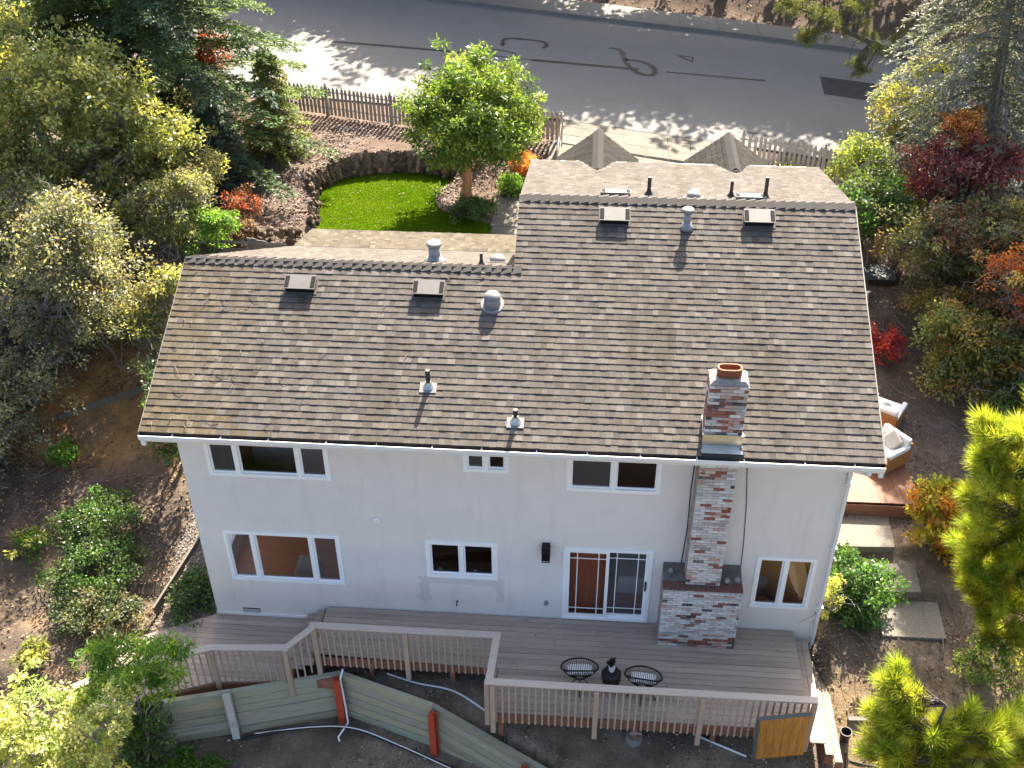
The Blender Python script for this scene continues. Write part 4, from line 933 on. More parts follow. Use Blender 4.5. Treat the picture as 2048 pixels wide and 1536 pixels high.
# pipes and hose
def tube_thing(nm, lb, cat, pts, r, mat, k=8, grp=None):
    o = MB().tube(smooth_pts(pts, k) if k > 1 else pts, r, 8).build(nm, M[mat], smooth=True); return tag(o, lb, cat, grp)
tube_thing('drain_pipe', 'white plastic pipe hanging down over the timber wall corner', 'pipe', [(3.12, -1.55, .25), (3.06, -1.62, .02), (3.1, -1.66, -.9), (3.13, -1.75, -1.25), (2.98, -2.08, -1.3), (3.02, -2.16, -1.34)], .022, 'pvc', 1)
tube_thing('conduit_pipe', 'white plastic pipe lying on black soil behind the wall', 'pipe', [(3.95, -1.25, -.18), (4.6, -1.42, -.22), (5.4, -1.55, -.25), (6.1, -1.95, -.31)], .02, 'pvc', 6)
tube_thing('grey_pipe', 'grey pipe lying under the deck towards the orange panel', 'pipe', [(10.3, -2.2, -.33), (11.3, -2.62, -.36)], .022, 'pvc', 1)
tube_thing('drain_hose', 'black drain hose curving along the foot of the timber wall', 'hose', [(.9, -2.25, -1.36), (1.9, -1.98, -1.28), (2.9, -1.85, -1.27), (3.7, -2.0, -1.28), (4.9, -2.42, -1.32), (6.3, -2.98, -1.36), (7.2, -3.4, -1.4)], .035, 'hose', 8)
tube_thing('white_hose', 'thin pale hose lying on top of the black hose', 'hose', [(1.2, -2.12, -1.3), (2.4, -1.92, -1.23), (3.3, -1.9, -1.22), (4.3, -2.22, -1.25), (5.5, -2.7, -1.29), (6.9, -3.25, -1.33)], .012, 'pvc', 8)
ft = thing('pier_footing', 'round concrete pier under the front deck edge', 'footing', (9.1, -2.35, -.5))
t = MB(); zf = hz1(9.1, -2.35); t.lathe([(.001, -.3), (.175, -.3), (.17, .1), (.15, .125), (.001, .125)], (9.1, -2.35, zf), 20); t.build('concrete_pier', M['crown'], ft, smooth=False)
MB().bx(9.04, 9.16, -2.41, -2.29, zf + .12, DK - .2).build('wood_post', M['rim'], ft); MB().bx(8.98, 9.22, -2.66, -2.643, DK - .24, DK - .19).build('bracket', M['metal'], ft)
# orange stained gate panel leaning at the deck end
gp = thing('gate_panel', 'orange stained board gate panel leaning on the right deck end', 'gate', (11.85, -2.95, -.5))
A = Vector((11.33, -2.92, 1.24)); B = Vector((12.24, -2.86, 1.40)); dn = Vector((.07, .03, -1.30))
n = 6
for k in range(n):
    p, q = A.lerp(B, k / n + .004), A.lerp(B, (k + 1) / n - .004); off = Vector((0, -.02, 0)); tk = Vector((.005, .03, .012)) * (1 + random.uniform(-.2, .2))
    vs = [p, q, q + dn, p + dn]; MB().add([*vs, *[v + tk for v in vs]], [(3, 2, 1, 0), (4, 5, 6, 7), (0, 1, 5, 4), (1, 2, 6, 5), (2, 3, 7, 6), (3, 0, 4, 7)]).build('board', M['gatewood'], gp)
fr = MB()
def bar(p, q, w): fr.tube([p, q], w, 4)
bar(A + Vector((-.03, -.03, .02)), B + Vector((.02, -.03, .02)), .045); bar(A + Vector((-.03, -.02, .02)), A + dn + Vector((-.03, -.02, 0)), .04)
fr.build('gate_frame', M['rustmetal'], gp)
pt = thing('plant_pot', 'small black round nursery pot beside the pale steps', 'pot', (13.25, -2.15, hz1(13.25, -2.15)))
t = MB(); t.lathe([(.001, 0), (.085, 0), (.105, .24), (.118, .24), (.118, .27), (.1, .27), (.085, .06), (.001, .06)], (13.25, -2.15, hz1(13.25, -2.15)), 20); t.build('pot_body', M['pot'], pt, smooth=False)
for k, (P, lb) in enumerate((([(13.3, -2.55, .03), (13.9, -2.6, .03), (14.3, -2.2, .04), (15.2, -2.1, .05)], 'black irrigation hose on sunny soil beside the steps'), ([(13.25, -2.4, .02), (13.2, -2.75, .02), (13.12, -3.1, .02)], 'short bent hose end below the pale steps'))):
    tube_thing('irrigation_hose', lb, 'hose', [(a, b, hz1(a, b) + c) for a, b, c in P], .016, 'hose', 6)
tg = MB(); tg.box((14.4, -1.75, hz1(14.4, -1.75) + .05), (2.1, .09, .09), rz(.06)); tag(tg.build('edging_timber', M['fenceboard']), 'weathered edging timber on the soil right of the pot', 'timber')
for (x, y, a, L, lb) in ((-4.2, 5.6, .55, 2.6, 'dark edging board holding the ochre bank on the left'), (-1.05, 1.2, 1.35, 2.8, 'long thin edging board beside the gravel strip')):
    t = MB(); z_ = hz1(x, y); t.box((x, y, z_ + .04), (L, .05, .24), rz(a) @ Matrix.Rotation(-.12 if a > 1 else -.10, 3, 'Y')); tag(t.build('edging_board', M['fenceboard']), lb, 'edging board')
# ================================================================ acapulco chairs, black table
def acapulco(x, y, lb, yaw, padlb):
    e = thing('string_chair', lb, 'chair', (x, y, DK), 'black string chairs on the deck')
    R3 = rz(yaw) @ Matrix.Rotation(math.radians(-20), 3, 'X'); rc = Vector((x, y, DK + .50)); n = 44
    A_, B_ = .37, .36
    rimp = [rc + R3 @ Vector((A_ * math.cos(w), B_ * math.sin(w) + .02, .14 * (-math.sin(w) if math.sin(w) < 0 else 0) ** 1.5)) for w in np.linspace(0, 2 * math.pi, n + 1)]
    MB().tube(rimp, .017, 8, cap=False).build('rim', M['black'], e, smooth=True)
    hub = rc + R3 @ Vector((0, -.02, -.20)); inner = [hub + R3 @ Vector((.085 * math.cos(w), .085 * math.sin(w), 0)) for w in np.linspace(0, 2 * math.pi, n + 1)]
    c = MB()
    for k in range(n):
        p, q = rimp[k], inner[k]; m_ = p.lerp(q, .55) + Vector((0, 0, -.055)); c.tube([p, p.lerp(m_, .5) + Vector((0, 0, -.02)), m_, q], .0055, 5, cap=False)
    c.tube(inner, .012, 6, cap=False); c.build('cords', M['blackcord'], e)
    lg = []
    for a in (math.radians(205), math.radians(335), math.radians(270), math.radians(90)):
        top = hub + R3 @ Vector((.08 * math.cos(a), .08 * math.sin(a), -.0)); bot = Vector((x + .33 * math.cos(a + yaw), y + .34 * math.sin(a + yaw), DK + .004))
        MB().tube([top, bot], .011, 6).build('leg', M['black'], e)
    # striped cushion lying in the seat
    mm = MB(); N = 14; vs = []; fs = []
    for s in (1, -1):
        for i in range(N + 1):
            for j in range(N + 1):
                u, v = i / N * 2 - 1, j / N * 2 - 1; th = .075 * (max(0, (1 - u ** 4) * (1 - v ** 4))) ** .5; pin = 1 - .10 * (1 - abs(u)) * abs(v) ** 3 - .0; pin2 = 1 - .10 * (1 - abs(v)) * abs(u) ** 3
                vs.append((u * .265 * pin2, v * .19 * pin, s * th))
    K = (N + 1) ** 2
    for s in (0, 1):
        for i in range(N):
            for j in range(N):
                q = [s * K + i * (N + 1) + j, s * K + (i + 1) * (N + 1) + j, s * K + (i + 1) * (N + 1) + j + 1, s * K + i * (N + 1) + j + 1]; fs.append(tuple(q if s == 0 else q[::-1]))
    mm.add(vs, fs); me = mm.mesh('cushion', M['stripe'], True)
    p = thing('cushion', padlb, 'cushion', (x, y, DK + .35), 'striped cushions in the string chairs')
    o = inst('cushion_cover', me, p, rc + R3 @ Vector((0, -.03, -.015)), (rz(yaw + .02) @ Matrix.Rotation(math.radians(-30), 3, 'X')).to_euler())
acapulco(7.97, -1.72, 'round black string chair nearer the deck corner, left of the black table', .06, 'black and white striped cushion in the left string chair')
acapulco(9.22, -1.84, 'round black string chair right of the black table, nearer the chimney', -.12, 'black and white striped cushion in the right string chair')
e = thing('side_table', 'small black side table between the two string chairs', 'table', (8.6, -1.75, DK))
t = MB(); t.lathe([(.17, .24), (.205, .28), (.2, .46), (.14, .50), (.001, .5)], (8.6, -1.76, DK), 7, rot=rz(.2)); t.build('table_drum', M['black'], e)
for dx, dy in ((-.1, -.1), (.1, -.1), (0, .12)): MB().tube([(8.6 + dx, -1.76 + dy, DK + .26), (8.6 + dx * 1.2, -1.76 + dy * 1.2, DK + .002)], .028, 7).build('leg', M['black'], e)
pp = thing('potted_plant', 'dark spiky potted plant with white label on the black table', 'plant', (8.6, -1.74, DK + .5))
t = MB(); t.lathe([(.001, 0), (.05, 0), (.07, .12), (.06, .12), (.001, .1)], (8.6, -1.74, DK + .5), 14); t.build('pot', M['cloth'], pp)
t = MB()
for k in range(26):
    a = random.uniform(0, 6.28); r_ = random.uniform(.07, .13); hh = random.uniform(.06, .2); c = Vector((8.6, -1.72, DK + .6)); tip = c + Vector((math.cos(a) * r_, math.sin(a) * r_ + .03, hh)); w_ = Vector((-math.sin(a), math.cos(a), 0)) * .016
    t.add([c - w_, c + w_, c.lerp(tip, .6) + w_ + Vector((0, 0, .03)), tip, c.lerp(tip, .6) - w_ + Vector((0, 0, .03))], [(0, 1, 2, 3, 4)], (.035, .045, .03))
t.build('leaves', M['leaf'], pp)
# ================================================================ lounge chairs on the side deck
def lounge(x, y, yaw, lb, plb):
    e = thing('lounge_chair', lb, 'lounge chair', (x, y, 1.3), 'lounge chairs on the side deck'); R3 = rz(yaw); o_ = Vector((x, y, 1.30))
    def b(nm, c, s, mat, bev=.0, tilt=0): return MB().box(o_ + R3 @ Vector(c), s, R3 @ Matrix.Rotation(tilt, 3, 'X'), None).build(nm, M[mat], e, bevel=bev)
    b('base', (0, 0, .17), (.82, .82, .28), 'wicker', .01); b('back_panel', (0, .40, .42), (.82, .06, .36), 'wicker', .01)
    b('seat_cushion', (0, -.02, .38), (.80, .78, .14), 'cloth', .04); b('back_cushion', (0, .30, .56), (.78, .16, .36), 'cloth', .05, -.15)
    for s in (-1, 1): b('arm_cushion', (s * .36, -.02, .50), (.12, .74, .12), 'cloth', .03); b('arm_panel', (s * .385, 0, .42), (.05, .8, .2), 'wicker', .01)
    p = thing('pillow', plb, 'pillow', (x, y, 1.7), 'pillows on the lounge chairs'); MB().box(o_ + R3 @ Vector((.04, .12, .60)), (.40, .12, .38), R3 @ Matrix.Rotation(-.5, 3, 'X') @ Matrix.Rotation(.5, 3, 'Y')).build('pillow_cover', M['pillow'], p, bevel=.05)
M['pillow'] = pm('pillow_fabric', (.60, .55, .50), (.50, .45, .41), 30, .9, .002, 90)
lounge(15.25, 6.1, math.radians(150), 'cream cushioned wicker lounge chair farther from the camera', 'beige pillow on the farther lounge chair')
lounge(15.0, 4.65, math.radians(-52), 'cream cushioned wicker lounge chair at the deck corner nearest the eave end', 'beige striped pillow on the nearer lounge chair')
e = thing('side_stool', 'small round wooden stool between the lounge chairs', 'stool', (14.55, 5.4, 1.3))
t = MB(); t.lathe([(.001, .40), (.16, .40), (.17, .43), (.15, .45), (.001, .45)], (14.55, 5.4, 1.3), 20); t.build('stool_top', M['wood_lt'], e)
for k in range(3): a = k * 2.09; MB().tube([(14.55 + .1 * math.cos(a), 5.4 + .1 * math.sin(a), 1.7), (14.55 + .15 * math.cos(a), 5.4 + .15 * math.sin(a), 1.302)], .018, 6).build('leg', M['wood_lt'], e)
# refuse bin with printed lid, standpipe
zb = hz1(15.95, 11.3)
e = thing('refuse_bin', 'dark grey refuse bin with white marks on the lid beside the right roof edge', 'bin', (15.95, 11.3, zb))
t = MB(); t.add([(15.6, 10.95, zb), (16.25, 10.95, zb), (16.25, 11.6, zb), (15.6, 11.6, zb), (15.55, 10.9, zb + .2), (16.3, 10.9, zb + .2), (16.3, 11.65, zb + .2), (15.55, 11.65, zb + .2)], [(0, 3, 2, 1), (0, 1, 5, 4), (1, 2, 6, 5), (2, 3, 7, 6), (3, 0, 4, 7)]); t.build('bin_body', M['pot'], e)
lid = MB().box((15.9, 11.27, zb + .23), (.86, .82, .05)).build('bin_lid', M['binlid'], e, bevel=.03)
t = MB(); zt = zb + .2565
for (x, y, w_, h_) in ((15.86, 11.42, .02, .26), (15.95, 11.42, .02, .26), (15.905, 11.56, .11, .02), (15.905, 11.30, .11, .02), (15.905, 11.43, .09, .02), (15.92, 11.2, .10, .05), (16.05, 11.2, .08, .035), (16.06, 11.4, .015, .2), (15.55, 11.35, .02, .24)): t.bx(x - w_ / 2, x + w_ / 2, y - h_ / 2, y + h_ / 2, zt - .002, zt)
t.build('lid_mark', M['white'], lid)
MB().tube([(16.34, 11.0, zb + .2), (16.40, 11.0, zb + .18), (16.40, 11.5, zb + .18), (16.34, 11.5, zb + .2)], .015, 6).build('handle', M['pot'], e)
zs_ = hz1(15.45, 10.3); e = thing('standpipe', 'small white standpipe tap near the refuse bin', 'tap', (15.45, 10.3, zs_))
t = MB(); t.lathe([(.001, 0), (.09, 0), (.07, .05), (.03, .07), (.025, .3), (.04, .32), (.04, .36), (.001, .37)], (15.45, 10.3, zs_), 14); t.build('riser', M['pvc'], e, smooth=True); MB().tube([(15.37, 10.34, zs_ + .34), (15.53, 10.34, zs_ + .34)], .014, 6).build('handle', M['pvc'], e)
# ================================================================ picket fences
def picket_fence(lb, P, sp=.145, h=1.0, every=16):
    e = thing('picket_fence', lb, 'fence', (*P[0], hz1(*P[0])), 'picket fences along the street')
    mm = MB(); mm.add([(-.045, -.01, 0), (.045, -.01, 0), (.045, -.01, h - .09), (0, -.01, h), (-.045, -.01, h - .09), (-.045, .01, 0), (.045, .01, 0), (.045, .01, h - .09), (0, .01, h), (-.045, .01, h - .09)],
        [(0, 1, 2, 3, 4), (9, 8, 7, 6, 5), (0, 5, 6, 1), (1, 6, 7, 2), (2, 7, 8, 3), (3, 8, 9, 4), (4, 9, 5, 0)]); me = mm.mesh('picket', M['picket'])
    pm_ = MB(); pm_.box((0, 0, h / 2), (.1, .1, h + .06)); pm_.lathe([(.075, h + .03), (.075, h + .05), (.03, h + .07), (.055, h + .12), (.001, h + .17)], (0, 0, 0), 10); pme = pm_.mesh('post', M['picket'])
    cnt = 0
    for a, b in zip(P[:-1], P[1:]):
        A_, B_ = Vector(a), Vector(b); L = (B_ - A_).length; ang = math.atan2(b[1] - a[1], b[0] - a[0]); za, zb_ = hz1(*a) + .06, hz1(*b) + .06
        for zz in (.22, .78): MB().tube([(a[0], a[1] + .03, za + zz), (b[0], b[1] + .03, zb_ + zz)], .028, 4).build('rail', M['picket'], e)
        n = int(L / sp)
        for k in range(n):
            p = A_.lerp(B_, (k + .5) / n); z = za + (zb_ - za) * (k + .5) / n
            if cnt % every == 0: inst('post', pme, e, (p.x, p.y + .0, z - .06), (0, 0, ang))
            else: inst('picket', me, e, (p.x, p.y - .02, z + random.uniform(-.012, .012)), (random.uniform(-.02, .02), random.uniform(-.02, .02), ang))
            cnt += 1
picket_fence('white grey picket fence left of the drive, behind the round tree', [(-3.6, 19.75), (-2.38, 19.3), (1.76, 18.2), (6.73, 17.25)])
picket_fence('white grey picket fence right of the drive, behind the dormer roofs', [(12.3, 16.0), (12.7, 15.9), (17.3, 14.8), (19.5, 14.2)])
picket_fence('short return of picket fence running from the street to the house beside the drive', [(6.8, 17.1), (6.75, 14.9)])
# weathered board fences on the left
def board_fence(lb, P, h):
    e = thing('board_fence', lb, 'fence', (*P[0], hz1(*P[0])), 'weathered board fences on the left'); mm = MB(); mm.box((0, 0, h / 2), (.145, .022, h)); me = mm.mesh('board', M['fenceboard'])
    for a, b in zip(P[:-1], P[1:]):
        A_, B_ = Vector(a), Vector(b); n = int((B_ - A_).length / .152); ang = math.atan2(b[1] - a[1], b[0] - a[0])
        for k in range(n):
            p = A_.lerp(B_, (k + .5) / n); inst('board', me, e, (p.x, p.y, hz1(p.x, p.y) - .05 + random.uniform(-.02, .02)), (0, 0, ang + random.uniform(-.03, .03)))
        za, zb_ = hz1(*a), hz1(*b)
        for zz in (h - .25, .3): MB().tube([(a[0], a[1] + .05, za + zz), (b[0], b[1] + .05, zb_ + zz)], .04, 4).build('rail', M['fenceboard'], e)
        MB().tube([(a[0], a[1], za + h + .0), (b[0], b[1], zb_ + h + .0)], .05, 4).build('cap_board', M['fenceboard'], e)
board_fence('grey board fence running behind the left end of the roof', [(-4.2, 10.2), (-2.6, 9.5), (.0, 8.6)], 1.6)
board_fence('tall brown board fence at the left edge of the lower yard', [(-6.6, 6.4), (-6.3, 3.2), (-6.05, .8), (-6.0, -1.2)], 1.9)
# ================================================================ field stone wall round the lawn
sw = thing('stone_wall', 'low field stone wall curving round the green lawn', 'wall', (-.3, 15.5, 2.8))
path = smooth_pts([(p[0], p[1], 0) for p in LAWN[1:10]] + [(4.2, 16.0, 0)], 10); stones = []
def stone_mesh(seed):
    r = np.random.default_rng(seed); mb = MB(); pr = [(.001, -.5), (.36, -.42), (.5, -.1), (.47, .2), (.3, .45), (.001, .5)]; mb.lathe(pr, (0, 0, 0), 8, col=tuple(np.array((1, .95, .9)) * r.uniform(.45, 1.35)))
    mb.v = [tuple(np.array(v) * r.uniform(.62, 1.25, 3)) for v in mb.v]; return mb.mesh('stone', M['stone'], False)
SM = [stone_mesh(s) for s in range(14)]
d = 0.0; acc = 0
for i in range(1, len(path)):
    a, b = path[i - 1], path[i]; acc += (b - a).length
    if acc < .21: continue
    acc = 0; t_ = (b - a).normalized(); nrm = Vector((-t_.y, t_.x, 0))
    hi = .62 if i > 14 else .4
    z = 2.84; k = 0
    while z < 2.8 + hi:
        s = random.uniform(.10, .26); o = inst('stone', random.choice(SM), sw, (b.x + nrm.x * (-.12 + .035 * k) + random.uniform(-.05, .05), b.y + nrm.y * (-.12 + .035 * k) + random.uniform(-.04, .04), z + .02), (random.uniform(0, 6), random.uniform(0, 6), random.uniform(0, 6)))
        o.scale = (s * 1.35, s, s * .8); z += s * .62; k += 1
sw2 = thing('rock_bank', 'short rubble rock bank beside the left roof corner', 'wall', (-1.6, 11.6, 2.9))
for k in range(46):
    x = random.uniform(-2.4, -.5); y = 11.2 + .25 * (x + 1.5) + random.uniform(-.1, .25); s = random.uniform(.16, .3)
    o = inst('stone', random.choice(SM), sw2, (x, y, hz1(x, y) + random.uniform(-.02, .55)), (random.uniform(0, 6), random.uniform(0, 6), 0)); o.scale = (s, s, s * .85)
# edging round the tree bed
eb = MB(); ribp = smooth_pts([(3.55, 15.6, 0), (3.15, 15.0, 0), (3.1, 14.4, 0), (3.35, 13.8, 0), (4.1, 13.4, 0), (5.0, 13.0, 0)], 6)
eb.tube([(p.x, p.y, 2.82) for p in ribp], .03, 6); tag(eb.build('bed_edging', M['fenceboard']), 'thin curved edging between lawn and tree bed', 'edging')
# ================================================================ vegetation
def unit(a): return a / np.maximum(np.linalg.norm(a, axis=-1, keepdims=True), 1e-9)
def leaf_quads(P, Dr, Nn, ln, wd):
    """diamond leaves at P along Dr with normal Nn"""
    S = unit(np.cross(Dr, Nn)) * (wd[:, None] / 2); D = Dr * ln[:, None]
    return np.stack([P, P + D * .5 + S, P + D, P + D * .5 - S], 1).reshape(-1, 3)
def pal(cols, n, rng, var=.25):
    cols = np.array(cols, float); c = cols[rng.integers(0, len(cols), n)]; return c * rng.uniform(1 - var, 1 + var, (n, 1))
def limb_path(a, b, rng, n=5, sag=.0, wob=.12):
    a, b = np.array(a, float), np.array(b, float); L = np.linalg.norm(b - a); out = []
    for k in range(n + 1):
        t = k / n; p = a + (b - a) * t; p = p + np.array([0, 0, sag * L * 4 * t * (1 - t)])
        if 0 < k < n: p = p + rng.normal(0, wob * L / n, 3)
        out.append(tuple(p))
    return out
def broadleaf(name, label, cat, base, lobes, ncl, per, leaf, cols, seed, trunk=.14, bark='bark', mat='leaf', clr=.34, shell=.5, group=None, fork=.45, updir=.42, stems=1, aspect=.5, flat=.7, limbs=1.0, vary=.22, bare=0, drop=0.0, grow=1.16, bright=1.28):
    rng = np.random.default_rng(seed); base = np.array(base, float); lobes = np.array(lobes, float); lobes[:, 3:] *= grow; cols = np.array(cols) * bright
    vol = lobes[:, 3] * lobes[:, 4] * lobes[:, 5]; pick = rng.choice(len(lobes), ncl, p=vol ** .72 / (vol ** .72).sum())
    d = unit(rng.normal(size=(ncl, 3))); d[:, 2] = np.where(d[:, 2] < -.35, -d[:, 2], d[:, 2]) if drop == 0 else d[:, 2]
    r = rng.uniform(shell, 1.0, ncl) ** .7 * (1 + .2 * rng.normal(size=ncl)) * np.where(rng.random(ncl) < .14, rng.uniform(1.1, 1.5, ncl), 1)
    Cc = lobes[pick, :3] + d * lobes[pick, 3:6] * r[:, None]
    gz = hz(Cc[:, 0], Cc[:, 1]); Cc[:, 2] = np.maximum(Cc[:, 2], gz + .08)
    e = thing(name, label, cat, tuple(base), group)
    # limbs
    mb = MB(); top = lobes[:, :3].mean(0); fk = base + (top - base) * fork + np.array([0, 0, 0]); nst = stems
    roots = []
    for s in range(nst):
        b0 = base + np.array([rng.normal(0, .12) if nst > 1 else 0, rng.normal(0, .12) if nst > 1 else 0, -.15]); f0 = fk + rng.normal(0, .12 if nst > 1 else .02, 3)
        mb.tube(limb_path(b0, f0, rng, 5, 0, .10), list(np.linspace(trunk * 1.15, trunk * .72, 6)), 9); roots.append(f0)
    nodes = []
    for lb in lobes:
        f0 = roots[rng.integers(0, nst)]; c = lb[:3] + np.array([0, 0, -.15 * lb[5]]); pth = limb_path(f0, c, rng, 5, .05, .22); mb.tube(pth, list(np.linspace(trunk * .6, trunk * .22, 6)), 7); nodes += [np.array(q) for q in pth[2:]]
    nodes = np.array(nodes); nl = int(min(ncl, 60 * limbs))
    for k in rng.choice(ncl, nl, replace=False):
        j = np.argmin(((nodes - Cc[k]) ** 2).sum(1)); mb.tube(limb_path(nodes[j], Cc[k], rng, 4, .04, .25), list(np.linspace(trunk * .2, .006, 5)), 5, cap=False)
    for k in range(bare):
        j = rng.integers(0, len(nodes)); q = nodes[j] + unit(rng.normal(size=3) + np.array([0, -.3, .25])) * rng.uniform(.8, 1.7) * lobes[0, 3] * .7; p_ = limb_path(nodes[j], q, rng, 6, .06, .4); mb.tube(p_, list(np.linspace(trunk * .22, .007, 7)), 5, cap=False)
        for m_ in range(4):
            a_ = np.array(p_[2 + m_ % 5]); mb.tube(limb_path(a_, a_ + rng.normal(0, .35, 3), rng, 3, 0, .3), [.012, .009, .006, .004], 4, cap=False)
    mb.build('trunk', M[bark], e, smooth=True)
    # leaves
    n = ncl * per; ci = np.repeat(np.arange(ncl), per); rad = clr * rng.uniform(.6, 1.25, ncl)
    off = rng.normal(size=(n, 3)); off = unit(off) * (rng.uniform(0, 1, n) ** .45)[:, None] * rad[ci][:, None]; off[:, 2] *= flat
    P = Cc[ci] + off
    Dr = unit(off * .8 + rng.normal(0, .55, (n, 3)) * rad[ci][:, None] + np.array([0, 0, -.05])); Nn = unit(rng.normal(0, 1, (n, 3)) * (1 - updir) + np.array([0, .15, 1]) * updir + off * .6)
    ln = leaf * rng.uniform(.7, 1.3, n); Vv = leaf_quads(P, Dr, Nn, ln, ln * aspect); Fv = np.arange(4 * n).reshape(-1, 4)
    col = pal(cols, ncl, rng, vary)[ci] * rng.uniform(.55, 1.45, (n, 1))
    link(bpy.data.objects.new('crown', npmesh('crown', Vv, Fv, M[mat], col)), e); return e
def conifer(name, label, base, h, rmax, cols, seed, bright=1.25, lean=(0, 0), z0=.12, nbr=70, droop=.25, nd=.10, per=9, twl=.55, trunk=.2, bark='bark', group=None, cat='tree', taper=.85, wid=.02, flat=.25, bmin=.15):
    rng = np.random.default_rng(seed); base = np.array(base, float); cols = np.array(cols) * bright; e = thing(name, label, cat, tuple(base), group); mb = MB()
    top = base + np.array([lean[0], lean[1], h]); mb.tube([tuple(base + (top - base) * t + np.array([0, 0, -.1 if t == 0 else 0])) for t in np.linspace(0, 1, 8)], list(np.linspace(trunk, .02, 8)), 9)
    PP = []; DD = []; NN = []; CI = []
    for k in range(nbr):
        t = z0 + (1 - z0) * ((k + rng.uniform(0, 1)) / nbr); o = base + (top - base) * t; az = k * 2.399 + rng.normal(0, .25); L = rmax * (max(1 - t, 0) ** taper * .92 + .08) * rng.uniform(.72, 1.12) + bmin
        u = np.array([math.cos(az), math.sin(az), 0]); m = max(5, int(L / .16)); s = np.linspace(0, 1, m); up = .18 * (1 - t) + .05
        path = o + u * (s * L)[:, None]; path[:, 2] += up * L * s - droop * L * s ** 2.0 * 1.3
        mb.tube([tuple(q) for q in path[::max(1, m // 5)]], list(np.linspace(.035 * (L / rmax) + .012, .006, len(path[::max(1, m // 5)]))), 5, cap=False)
        for j in range(1, m):
            for sd in (-1, 1):
                tl = twl * (1 - .55 * s[j]) * rng.uniform(.6, 1.15) * min(1, L / 1.2)
                td = unit(u * .75 + sd * np.array([-u[1], u[0], 0]) * rng.uniform(.6, 1.0) + np.array([0, 0, -droop * .9 + rng.normal(0, .12)]))
                q = rng.uniform(0, 1, per)[:, None] * tl; pts = path[j] + td * q; pts[:, 2] -= droop * .5 * (q[:, 0] / max(tl, .01)) ** 2 * tl
                PP.append(pts); sgn = rng.choice([-1, 1], per)[:, None]; side = np.cross(td, [0, 0, 1.0]); DD.append(unit(td * .8 + sgn * side * rng.uniform(.3, 1.0, (per, 1)) + rng.normal(0, .25, (per, 3)))); NN.append(unit(rng.normal(0, .5, (per, 3)) + np.array([0, 0, .8]))); CI.append(np.full(per, k))
    mb.build('trunk', M[bark], e, smooth=True)
    P = np.concatenate(PP); D = np.concatenate(DD); Nn = np.concatenate(NN); n = len(P); ci = np.concatenate(CI); ln = nd * rng.uniform(.7, 1.4, n)
    col = pal(cols, nbr, rng, .2)[ci] * rng.uniform(.75, 1.3, (n, 1))
    link(bpy.data.objects.new('crown', npmesh('crown', leaf_quads(P, D, Nn, ln, np.full(n, wid)), np.arange(4 * n).reshape(-1, 4), M['needle'], col)), e); return e
def pine(name, label, base, tufts, cols, seed, ln=.24, per=230, trunk=.09, group=None, wid=.009):
    """tufts: (x,y,z,n,spread) tufts of long needles at shoot ends"""
    rng = np.random.default_rng(seed); base = np.array(base, float); e = thing(name, label, 'tree', tuple(base), group); mb = MB()
    top = np.array([np.mean([t[0] for t in tufts]), np.mean([t[1] for t in tufts]), max(t[2] for t in tufts) - .3])
    tr = limb_path(base - [0, 0, .2], top, rng, 7, 0, .12); mb.tube(tr, list(np.linspace(trunk, .025, 8)), 8); tr = np.array(tr)
    P = []; D = []; C = []; cols = np.array(cols) * .95
    for (x, y, z, k, sp) in tufts:
        for q in range(int(k * 1.6)):
            c = np.array([x, y, z]) + rng.normal(0, sp, 3) * np.array([1, 1, .8]); j = np.argmin(((tr - c) ** 2).sum(1) + 2.0 * np.maximum(tr[:, 2] - c[2] + .2, 0)); pth = limb_path(tr[j], c, rng, 4, -.04, .15); mb.tube(pth, list(np.linspace(.022, .008, 5)), 5, cap=False)
            ax = unit(c - tr[j] + np.array([0, 0, .7 * np.linalg.norm(c - tr[j]) + .1])); sl = .42; s = rng.uniform(-1, .1, per)
            base_p = c + ax * (s * sl)[:, None]; a = rng.normal(size=(per, 3)); a = unit(a - ax * (a @ ax)[:, None]); fan = rng.uniform(.2, 1.0, per); dirn = unit(a * fan[:, None] + ax * (1.0 - .25 * fan)[:, None] * .85 + np.array([0, 0, -.06]))
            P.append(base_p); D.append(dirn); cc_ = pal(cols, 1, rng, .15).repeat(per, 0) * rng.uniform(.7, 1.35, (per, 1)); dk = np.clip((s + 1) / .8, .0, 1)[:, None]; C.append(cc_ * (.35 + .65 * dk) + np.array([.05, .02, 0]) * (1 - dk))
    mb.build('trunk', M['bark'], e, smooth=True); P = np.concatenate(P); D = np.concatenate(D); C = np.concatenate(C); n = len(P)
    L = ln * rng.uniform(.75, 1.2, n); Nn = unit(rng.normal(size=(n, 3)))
    link(bpy.data.objects.new('crown', npmesh('crown', leaf_quads(P, D, Nn, L, np.full(n, wid)), np.arange(4 * n).reshape(-1, 4), M['needle'], C)), e); return e
